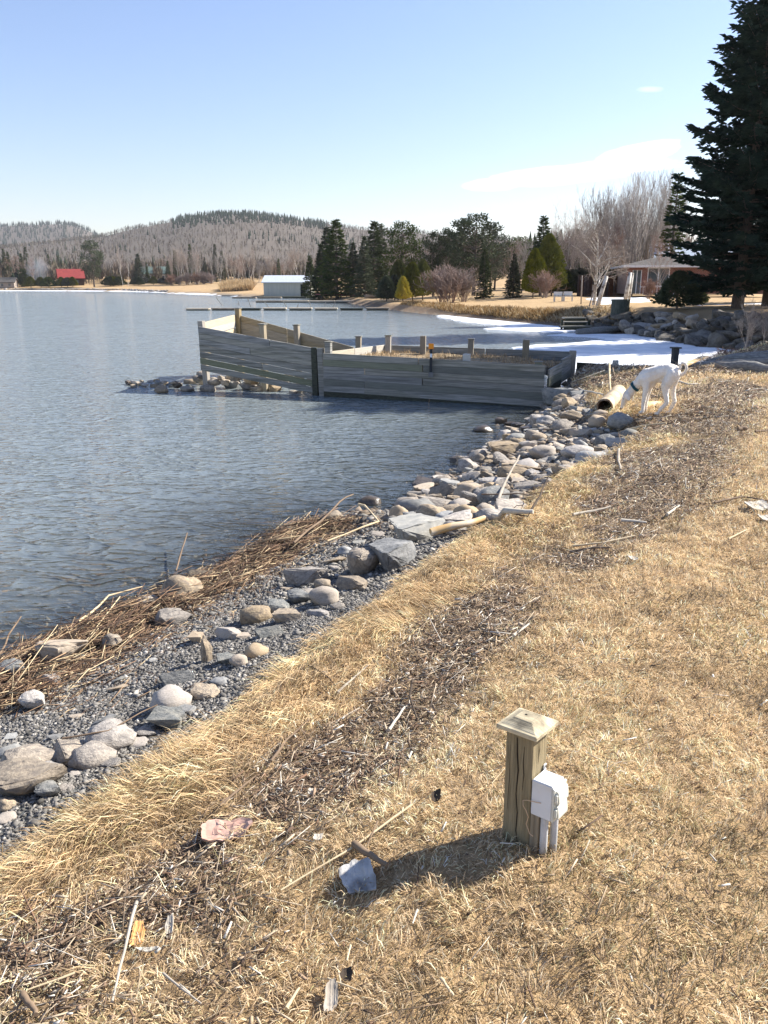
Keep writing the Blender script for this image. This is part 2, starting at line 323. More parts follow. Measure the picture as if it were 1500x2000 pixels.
straw = mixc(math_n(t, 'MULTIPLY', n2.outputs[0], 1.0), ramp(n1.outputs[0], (.3, (.20, .135, .065)), (.55, (.42, .29, .155)), (.75, (.58, .43, .25))), ramp(n3.outputs[0], (.35, (.36, .245, .125)), (.55, (.50, .35, .19)), (.7, (.42, .30, .16))))
soil = ramp(n1.outputs[0], (.3, (.06, .042, .028)), (.5, (.17, .12, .078)), (.7, (.32, .24, .165)))
stone = ramp(n4.outputs[0], (.3, (.05, .052, .05)), (.5, (.13, .135, .13)), (.7, (.26, .265, .25)))
bed = ramp(n2.outputs[0], (.3, (.17, .13, .085)), (.5, (.27, .21, .14)), (.7, (.38, .31, .21)))
c = mixc(sp.outputs[1], straw, soil); c = mixc(sp.outputs[0], c, stone); c = mixc(sp.outputs[2], c, bed)
t.links.new(c, pb.inputs['Base Color'])
bp = nn(t, 'ShaderNodeBump'); bp.inputs['Strength'].default_value = .9; bp.inputs['Distance'].default_value = .03; t.links.new(n1.outputs[0], bp.inputs['Height']); t.links.new(bp.outputs[0], pb.inputs['Normal'])
me.materials.append(m); tag(link('ground', me), kind='structure')

# ------------------------------------------------------------------ water
WX = graded(-7, 12, .2, -3400, 3400, 1.12); WY = graded(1, 24, .2, -280, 1500, 1.1)
wx, wy = np.meshgrid(WX, WY); dep = np.clip(WATER-ground(wx, wy), 0, 5)
op = 1-np.exp(-dep*2.3); op = np.where(dep <= 0, 0, op)
me = mesh_np('lake_water', np.stack([wx.ravel(), wy.ravel(), np.full(wx.size, WATER)], 1), gridfaces(len(WX), len(WY)), None, np.stack([op.ravel()]*3, 1), True)
m = bpy.data.materials.new('lake_water'); m.use_nodes = True; t = m.node_tree; t.nodes.clear()
geo = nn(t, 'ShaderNodeNewGeometry'); at_ = nn(t, 'ShaderNodeAttribute', attribute_name='col')
def wtex(sc, rot, st, d=2, dist=0.):
    mp = nn(t, 'ShaderNodeMapping'); mp.inputs['Rotation'].default_value = (0, 0, R(rot)); mp.inputs['Scale'].default_value = st; t.links.new(geo.outputs['Position'], mp.inputs[0])
    n = nn(t, 'ShaderNodeTexNoise'); n.inputs['Scale'].default_value = sc; n.inputs['Detail'].default_value = d; n.inputs['Roughness'].default_value = .5; n.inputs['Distortion'].default_value = dist
    t.links.new(mp.outputs[0], n.inputs['Vector']); return n.outputs[0]
spx = nn(t, 'ShaderNodeSeparateXYZ'); t.links.new(geo.outputs['Position'], spx.inputs[0])
def crest(wl, slope, warp, seed, sharp=1.):
    w1 = wtex(.9, seed*40, (1, 1.6, 1), 2, .3); w2 = wtex(3.1, seed*15, (1, 1.5, 1), 2, .3)
    ph = math_n(t, 'MULTIPLY', math_n(t, 'ADD', spx.outputs[1], math_n(t, 'MULTIPLY', spx.outputs[0], slope)), 3.1416/wl)
    ph = math_n(t, 'ADD', ph, math_n(t, 'ADD', math_n(t, 'MULTIPLY', w1, warp), math_n(t, 'MULTIPLY', w2, warp*.42)))
    return math_n(t, 'POWER', math_n(t, 'SUBTRACT', 1., math_n(t, 'ABSOLUTE', math_n(t, 'SINE', ph))), sharp)
am = wtex(.7, 60, (1, 1.3, 1), 3, .2); am = math_n(t, 'MULTIPLY', math_n(t, 'SUBTRACT', am, .25, clamp=True), 2.2)
c1_ = crest(.21, .30, 15, 1, 1.3); c2_ = crest(.13, -.35, 12, 2, 1.); c3_ = crest(.55, .12, 12, 3, 1.)
h2 = wtex(11, -16, (1, 2.0, 1), 3, .9)
hh = math_n(t, 'ADD', math_n(t, 'MULTIPLY', am, math_n(t, 'ADD', math_n(t, 'MULTIPLY', c1_, .015), math_n(t, 'MULTIPLY', c2_, .006))), math_n(t, 'ADD', math_n(t, 'MULTIPLY', h2, .007), math_n(t, 'MULTIPLY', c3_, .020)))
bp = nn(t, 'ShaderNodeBump'); bp.inputs['Strength'].default_value = 1; bp.inputs['Distance'].default_value = 1.0; t.links.new(hh, bp.inputs['Height'])
gl = nn(t, 'ShaderNodeBsdfGlossy'); gl.inputs['Roughness'].default_value = .04; t.links.new(bp.outputs[0], gl.inputs['Normal'])
tr = nn(t, 'ShaderNodeBsdfTransparent'); tr.inputs[0].default_value = (.86, .84, .74, 1)
df = nn(t, 'ShaderNodeBsdfDiffuse'); t.links.new(bp.outputs[0], df.inputs['Normal']); df.inputs[0].default_value = (.25, .29, .30, 1)
ms = nn(t, 'ShaderNodeMixShader'); t.links.new(at_.outputs['Color'], ms.inputs[0]); t.links.new(tr.outputs[0], ms.inputs[1]); t.links.new(df.outputs[0], ms.inputs[2])
fr = nn(t, 'ShaderNodeFresnel'); fr.inputs[0].default_value = 1.5; t.links.new(bp.outputs[0], fr.inputs['Normal'])
m2 = nn(t, 'ShaderNodeMixShader'); t.links.new(fr.outputs[0], m2.inputs[0]); t.links.new(ms.outputs[0], m2.inputs[1]); t.links.new(gl.outputs[0], m2.inputs[2])
ou = nn(t, 'ShaderNodeOutputMaterial'); t.links.new(m2.outputs[0], ou.inputs[0])
me.materials.append(m); tag(link('lake_water', me), kind='structure')
#@@PART2
# ------------------------------------------------------------------ ice sheets in the bay
def sheet(name, poly, z, thick, m, label=None, cat=None, kind=None, res=.5, drape=False, jag=.0, amp=.02):
    xs = [p[0] for p in poly]; ys = [p[1] for p in poly]
    ax = np.arange(min(xs)-res, max(xs)+2*res, res); ay = np.arange(min(ys)-res, max(ys)+2*res, res); X, Y = np.meshgrid(ax, ay)
    d = sdist(X, Y, poly)+(fbm(X, Y, 1.1/(res*4), 3)-.5)*jag
    top = thick*ss(d, 0, res*1.5)+amp*(fbm(X, Y, .5/res, 4)-.5)*ss(d, 0, res*2)
    Z = (ground(X, Y) if drape else np.full(X.shape, z))+top-.012
    F = gridfaces(len(ax), len(ay)); keep = (d.ravel()[F] > -res*.75).any(1) if not drape else (d.ravel()[F] > 0).any(1)
    Z = np.where(d < 0, Z-.04, Z)
    me = mesh_np(name, np.stack([X.ravel(), Y.ravel(), Z.ravel()], 1), F[keep], m, None, True)
    return tag(link(name, me), label, cat, kind=kind)
sheet('ice_sheet', [P(*q) for q in ((1000, 677), (1080, 672), (1140, 667), (1175, 663), (1150, 659), (1240, 650), (1380, 678), (1500, 690))]+[(15.5, 28.5), (12, 25.5), (9, 21), (6.1, 17.9), (4.3, 18.6), (4.6, 20.5)], WATER, .05, M_snow, kind='structure', res=.22, jag=1.1)
sheet('ice_sheet', [P(*q) for q in ((845, 615), (960, 616), (1030, 624), (1100, 633), (1150, 645), (1090, 650), (1010, 647), (940, 642), (985, 637), (900, 629), (860, 621))], WATER, .05, M_snow, kind='structure', res=.3, jag=.9)
sheet('ice_sheet', [P(*q) for q in ((1100, 650), (1180, 652), (1240, 653), (1225, 659), (1150, 660), (1060, 655))], WATER, .04, M_snow, kind='structure', res=.3, jag=.9)
sheet('shore_ice', [(-26, 168), (-34, 176), (-42, 197), (-60, 229), (-72, 259), (-96, 297), (-122, 315), (-153, 324), (-260, 333), (-260, 338), (-150, 330), (-119, 321), (-92, 304), (-68, 263), (-57, 234), (-38, 201), (-30, 181), (-22, 170)], WATER, .25, M_snow, kind='structure', res=1.5, jag=2.)
for poly in ([PD(u, v, D)[:2] for u, v, D in ((1140, 575, 74), (1262, 575, 74), (1275, 579, 62), (1180, 581, 62))], [(17, 50), (26, 50), (27, 53.5), (19, 53)], [(21, 46.6), (24.6, 46), (26, 49), (20, 49.4)], [(13, 54), (17.5, 53), (18, 56), (14, 57)], [(26, 44), (33, 43), (33, 50), (26, 50)]):
    sheet('snow_patch', poly, 0, .07, M_snow, kind='stuff', res=.35, drape=True, jag=.9)

# ------------------------------------------------------------------ grass, litter, gravel, reeds
def quadfan(P0, D, L, Wd, bend=0., lift=None, up=None):
    """flat tapered blades: 5 points (base pair, mid pair, tip)"""
    n = len(P0); side = np.cross(D, np.array([0, 0, 1.])); side /= np.linalg.norm(side, axis=1)[:, None]+1e-9
    rot = rg.uniform(-.9, .9, n)[:, None]; side = side+np.cross(D, side)*rot; side /= np.linalg.norm(side, axis=1)[:, None]
    w = (Wd/2)[:, None]; L = L[:, None]
    mid = P0+D*L*.55+np.array([0, 0, 1.])*(bend*L*.25) if np.isscalar(bend) else P0+D*L*.55+np.array([0, 0, 1.])*(bend[:, None]*L*.25)
    tip = P0+D*L
    V = np.stack([P0-side*w, P0+side*w, mid+side*w*.8, mid-side*w*.8, tip], 1).reshape(-1, 3)
    b = (np.arange(n)*5)[:, None]; F = np.concatenate([b+np.array([0, 1, 2]), b+np.array([0, 2, 3]), b+np.array([3, 2, 4])], 0)
    return V, F
def in_view(x, y, z, mu=60, mv=60):
    dx, dy, dz = x, y, z-EYE; dep = dy*CP-dz*SP; v = dy*SP+dz*CP
    with np.errstate(all='ignore'):
        pu = 750+FPX*dx/dep; pv = 1000-FPX*v/dep
    return (dep > .2) & (pu > -mu) & (pu < 1500+mu) & (pv > -mv) & (pv < 2000+mv)
def scatter(n, x0, x1, y0, y1):
    return rg.uniform(x0, x1, n), rg.uniform(y0, y1, n)
def grass_layer(dens, x0, x1, y0, y1, Lm, Wm, seed, lon=False):
    n = int(dens*(x1-x0)*(y1-y0)); x, y = scatter(n, x0, x1, y0, y1)
    x, y = x[(k := in_view(x, y, 0*x, 160, 200))], y[k]
    du = sdist(x, y, UPLAND); nw = y < 21+.58*x; dl = -sdist(x, y, LAKE)
    wr_ = wrack(x, y)
    edge = (fbm(x, y, 5, 4)-.5)*.25
    k = nw & (du > -.03+edge*.4) & (rg.random(len(x)) > wr_*.82-.08)
    if lon: k &= (du < .8+edge*3) & (rg.random(len(x)) < (1.05-du)*(.3+1.1*fbm(x, y, 2.4, 19))) & (rg.random(len(x)) > wr_*1.2)
    else: k &= rg.random(len(x)) < .55+.9*fbm(x, y, 7, 2)
    x, y, du, wr_ = x[k], y[k], du[k], wr_[k]; n = len(x)
    z = ground(x, y)
    # clumped combing direction
    cs = 15 if not lon else 4
    th = 6.283*1.6*fbm(x, y, cs if not lon else 2.2, 6+seed, 2)+rg.normal(0, .8 if not lon else .3, n)
    if lon: th = R(205)+(fbm(x, y, 3.2, 3)-.5)*5.+rg.normal(0, .42, n)
    pv = vnoise(x, y, 14 if not lon else 6, 31)
    el = np.clip(rg.normal(.42, .34, n)+.6*(pv-.5), -.05, 1.35) if not lon else np.clip(rg.normal(.12, .16, n), -.1, .7)
    D = np.stack([np.cos(th)*np.cos(el), np.sin(th)*np.cos(el), np.sin(el)], 1)
    L = Lm*rg.uniform(.45, 1.25, n)*(.7+.6*pv); W = Wm*rg.uniform(.6, 1.3, n)
    L *= 1-.35*wr_
    V, F = quadfan(np.stack([x, y, z+rg.uniform(.0, .35, n)*Lm*.5], 1), D, L, W, rg.uniform(.3, 1.3, n))
    br = (.52+.62*fbm(x, y, 1.6, 12)+.36*fbm(x, y, 5.5, 15))*rg.uniform(.6, 1.28, n)*(.80+.5*vnoise(x, y, 12, 44))*(1-.45*ss(vnoise(x, y, 6.5, 51), .74, .9))
    a = rg.random(n)[:, None]; base = np.array([.85, .65, .41])*a+np.array([.68, .49, .285])*(1-a)
    pale = (rg.random(n) < .16)[:, None]; base = np.where(pale, np.array([.92, .78, .54]), base)
    dk = (rg.random(n) < .12+.25*(vnoise(x, y, 1.7, 21) > .62))[:, None]; base = np.where(dk, np.array([.23, .165, .085]), base)
    gr = (rg.random(n) < .05+.18*(vnoise(x, y, 1.2, 27) > .66))[:, None]; base = np.where(gr, np.array([.36, .31, .15]), base)
    if lon: base = base*np.array([1.12, 1.07, .97])
    cc = np.repeat(base*br[:, None], 5, 0)
    return V, F, cc
def merge(parts):
    Vs, Fs, Cs = [], [], []; b = 0
    for V, F, C in parts: Vs.append(V); Fs.append(F+b); Cs.append(C); b += len(V)
    return np.concatenate(Vs), np.concatenate(Fs), np.concatenate(Cs)
parts = [grass_layer(19000, -1.6, 2.4, .9, 3.2, .036, .0021, 0), grass_layer(9500, -1.4, 3.4, 3.2, 5.4, .042, .0030, 1),
         grass_layer(4200, -.6, 5.2, 5.4, 9, .054, .0045, 2), grass_layer(1500, 1.2, 9.5, 9, 17, .07, .008, 3), grass_layer(260, 3, 20, 14, 32, .09, .02, 4)]
V, F, C = merge(parts); me = mesh_np('lawn_grass', V, F, M_blade, np.clip(C, 0, .9)); tag(link('lawn_grass', me), 'short dry straw-coloured lawn grass covering the bank', 'grass', kind='stuff')
parts = [grass_layer(9000, -2.2, 1.2, 1.2, 4.6, .115, .0024, 5, True), grass_layer(5000, -.6, 2.4, 4.2, 8, .11, .0038, 6, True), grass_layer(2200, 1, 4.6, 7.5, 12, .13, .006, 7, True)]
V, F, C = merge(parts); me = mesh_np('long_grass', V, F, M_blade, np.clip(C, 0, .95)); tag(link('long_grass', me), 'long blond grass combed flat along the lip of the bank', 'grass', kind='stuff')

def prisms(P0, D, L, Wd, C, flat=.45, taper=.7):
    """three-sided slivers of wood, bark and stalk"""
    n = len(P0); s = np.cross(D, np.array([0, 0, 1.])); s /= np.linalg.norm(s, axis=1)[:, None]+1e-9; u = np.cross(s, D)
    w = (Wd/2)[:, None]; A = P0; B = P0+D*L[:, None]
    V = np.stack([A-s*w, A+s*w, A+u*w*flat*2, B-s*w*taper, B+s*w*taper, B+u*w*flat*2*taper], 1).reshape(-1, 3)
    b = (np.arange(n)*6)[:, None]
    F = np.concatenate([b+np.array(q) for q in ([0, 1, 4], [0, 4, 3], [1, 2, 5], [1, 5, 4], [2, 0, 3], [2, 3, 5], [0, 2, 1], [3, 4, 5])], 0)
    return V, F, np.repeat(C, 6, 0)
def litter_layer(dens, x0, x1, y0, y1, Lm, Wm, p=1.2, stick=.2, all_over=.0):
    n = int(dens*(x1-x0)*(y1-y0)); x, y = scatter(n, x0, x1, y0, y1)
    k = in_view(x, y, 0*x, 60, 60); x, y = x[k], y[k]
    wr_ = wrack(x, y)*(y < 21+.58*x); du = sdist(x, y, UPLAND); k = (du > .02) & (rg.random(len(x)) < np.maximum(wr_**p, all_over)); x, y = x[k], y[k]; n = len(x)
    z = ground(x, y); th = R(25)+rg.normal(0, .9, n); th = np.where(rg.random(n) < .4, rg.uniform(0, 6.28, n), th); el = rg.normal(.08, .2, n)
    L = Lm*rg.lognormal(0, .55, n)*.8; W = Wm*rg.lognormal(0, .45, n); st = rg.random(n) < stick; L = np.where(st, L*2.6, L); W = np.where(st, W*.5, W)
    D = np.stack([np.cos(th)*np.cos(el), np.sin(th)*np.cos(el), np.sin(el)], 1)
    pal = np.array([[.10, .065, .045], [.18, .115, .075], [.29, .20, .13], [.36, .27, .18], [.50, .40, .28], [.66, .60, .50], [.22, .13, .08], [.40, .30, .19]])
    ci = rg.choice(8, n, p=[.09, .14, .17, .17, .16, .12, .06, .09]); C = pal[ci]*rg.uniform(.75, 1.2, n)[:, None]
    return prisms(np.stack([x-D[:, 0]*L/2, y-D[:, 1]*L/2, z+rg.uniform(0, .022, n)+.004], 1), D, L, W, C, flat=.25)
parts = [litter_layer(5200, -1.8, 2, .9, 3.2, .030, .0055, 1.1, .3), litter_layer(3600, -1.2, 3.2, 3.2, 6, .034, .0065, 1.1, .3), litter_layer(1700, .4, 7, 6, 10, .045, .009, 1.1, .35), litter_layer(800, 1.5, 12, 10, 20, .07, .014, 1.1, .35), litter_layer(300, 2, 15, 15, 27, .09, .03)]
parts.append(litter_layer(520, -1.8, 3.2, .9, 6, .026, .005, 1, .3, .4)); parts.append(litter_layer(60, .6, 9, 6, 16, .04, .01, 1, .25, .3))
V, F, C = merge(parts); me = mesh_np('wood_litter', V, F, M_litter, C); tag(link('wood_litter', me), 'brown bark chips and wood splinters washed up on the grass', 'litter', kind='stuff')

# gravel on the beach
def octs(x, y, z, s, C):
    n = len(x); a = rg.uniform(0, 6.28, n); ca, sa = np.cos(a), np.sin(a); sx_ = s*rg.uniform(.6, 1.3, n); sy_ = s*rg.uniform(.5, 1., n); sz_ = s*rg.uniform(.25, .6, n)
    base = np.array([[1, 0, 0], [0, 1, 0], [-1, 0, 0], [0, -1, 0], [.2, .1, 1], [0, 0, -1]], float)
    V = np.repeat(base[None], n, 0)+rg.normal(0, .18, (n, 6, 3)); V *= np.stack([sx_, sy_, sz_], 1)[:, None, :]
    X = V[..., 0]*ca[:, None]-V[..., 1]*sa[:, None]; Y = V[..., 0]*sa[:, None]+V[..., 1]*ca[:, None]
    V = np.stack([X+x[:, None], Y+y[:, None], V[..., 2]+z[:, None]], 2).reshape(-1, 3); b = (np.arange(n)*6)[:, None]
    F = np.concatenate([b+np.array(q) for q in ([0, 1, 4], [1, 2, 4], [2, 3, 4], [3, 0, 4], [1, 0, 5], [2, 1, 5], [3, 2, 5], [0, 3, 5])], 0)
    return V, F, np.repeat(C, 6, 0)
def gravel_layer(dens, x0, x1, y0, y1, s, brown=0., lim=(-.6, 9)):
    n = int(dens*(x1-x0)*(y1-y0)); x, y = scatter(n, x0, x1, y0, y1)
    k = in_view(x, y, 0*x-.5, 60, 60); x, y = x[k], y[k]
    du = sdist(x, y, UPLAND); dl = -sdist(x, y, LAKE); k = (du < .06+.1*(vnoise(x, y, 5, 3)-.5)) & (dl > lim[0]) & (dl < lim[1]); x, y, dl = x[k], y[k], dl[k]; n = len(x); z = ground(x, y)
    ss_ = s*rg.lognormal(0, .35, n)
    g = rg.uniform(.07, .27, n); g = np.where(rg.random(n) < .08, g+.2, g)
    C = g[:, None]*np.array([1.07, 1, .89]); br = (rg.random(n) < brown+.5*(dl < .1))[:, None]; C = np.where(br, g[:, None]*np.array([1.15, .9, .65]), C)
    return octs(x, y, z+ss_*.15, ss_, C)
parts = [gravel_layer(13000, -2.8, .4, 1.9, 5, .0095), gravel_layer(5500, -2.4, 1.2, 5, 9, .0145), gravel_layer(420, -.3, 4.3, 7, 17, .045, .5)]
V, F, C = merge(parts); me = mesh_np('beach_gravel', V, F, M_gravel, C); tag(link('beach_gravel', me), 'dark grey crushed gravel between the lawn bank and the lake', 'gravel', kind='stuff')

#@@PART3
# ------------------------------------------------------------------ stones
def G(u, v, dz=0.):                    # where the ray of a pixel meets the ground
    z = -.3
    for _ in range(14):
        x, y = P(u, v, z+dz); g = gz(x, y); g = max(g, WATER-.03); z = z*.4+g*.6
    return x, y, z
def depth(x, y, z): return y*CP-(z-EYE)*SP
from mathutils import noise as mn
def rock_mesh(name, kind, seed):
    r = random.Random(seed); bm = bmesh.new(); o = Vector((seed*7.7, seed*3.1, seed*1.9))
    if kind == 'round':
        bmesh.ops.create_icosphere(bm, subdivisions=3, radius=1); a1, a2 = .22, .06
    else:
        for _ in range(15 if kind == 'angular' else 12):
            q = Vector((r.uniform(-1, 1), r.uniform(-1, 1), r.uniform(-1, 1))); m_ = max(abs(q.x), abs(q.y), abs(q.z)); q = q/m_*.5+q.normalized()*.5
            if kind == 'slab': q.z = r.choice((-1, 1))*r.uniform(.7, .9)*(1-.25*r.random())
            bm.verts.new(q)
        bmesh.ops.convex_hull(bm, input=bm.verts); bmesh.ops.delete(bm, geom=[v for v in bm.verts if not v.link_faces], context='VERTS')
        bmesh.ops.bevel(bm, geom=list(bm.edges), offset=.10, segments=2, affect='EDGES', clamp_overlap=True)
        for L in (.5, .28):
            bmesh.ops.triangulate(bm, faces=bm.faces); bmesh.ops.subdivide_edges(bm, edges=[e for e in bm.edges if e.calc_length() > L], cuts=1)
        bmesh.ops.triangulate(bm, faces=bm.faces); a1, a2 = .13, .07
    for v in bm.verts:
        p = v.co.copy(); f = 1+a1*mn.noise(p*1.3+o)*1.4+a2*mn.noise(p*4.1+o)+a2*.5*abs(mn.noise(p*9.+o)); v.co = p*f
        st_ = math.floor(v.co.z*3.5+mn.noise(p*2+o))*.03; v.co.x *= 1+st_; v.co.y *= 1+st_
    me = bpy.data.meshes.new(name); bm.to_mesh(me); bm.free(); me.shade_smooth()
    if kind != 'round': me.set_sharp_from_angle(angle=R(32))
    return me
MATS = {'tan': M_stone, 'grey': M_stone_grey, 'pale': M_stone_pale, 'slate': M_stone_slate, 'wet': M_stone_wet, 'rip': M_riprap}
_rc = {}
def rock_variant(kind, mt, i):
    k = (kind, mt, i)
    if k not in _rc:
        base = ('base', kind, i)
        if base not in _rc: _rc[base] = rock_mesh('rock', kind, i+(0 if kind == 'round' else 40 if kind == 'angular' else 80))
        me = _rc[base].copy(); me.materials.clear(); me.materials.append(MATS[mt]); _rc[k] = me
    return _rc[k]
NOK = 0
PLACED = []; ROCKS = []
def rock(x, y, z, sx_, sy_, sz_, kind, mt, label, group=None, yaw=None, tilt=(0, 0), name='rock'):
    global NOK; NOK += 1
    o = link(name, rock_variant(kind, mt, rnd.randrange(6)))
    o.location = (x, y, z); o.scale = (sx_, sy_, sz_); o.rotation_euler = (tilt[0], tilt[1], rnd.uniform(-.5, .5) if yaw is None else yaw)
    PLACED.append((x, y, max(sx_, sy_))); ROCKS.append((o, kind, mt, max(sx_, sy_))); return tag(o, label, 'rock', group)
GL_LOOSE = 'loose tan or grey rock lying on the dark gravel beach below the lawn'
def prock(u, v, w, h, kind='angular', mt='tan', label=None, yaw=None, tilt=(0, 0), k=.8, sink=.25):
    x, y, z = G(u, v+h*.15); d = depth(x, y, z); sx_ = w*d/FPX/2; e = math.asin(min(.95, (EYE-z)/math.sqrt(x*x+y*y+(EYE-z)**2)))
    hm = h*d/FPX/2; sy_ = min(k*sx_, hm/math.sin(e)*.8); sz_ = max(.34*sx_, (hm-sy_*math.sin(e)*.7)/math.cos(e)*1.15)
    if label: sz_ = sz_*1.45 if h > w else min(sz_*1.45, max(sz_, .72*sx_))
    yy = yaw
    if yaw is None: yy = rnd.uniform(-.25, .35)
    rock(x, y, z+sz_*(.48 if label else .4), sx_*1.1, sy_*1.1, sz_*1.12, kind, mt, label or GL_LOOSE, None if label else 'loose rocks on the gravel beach', yy, tilt)
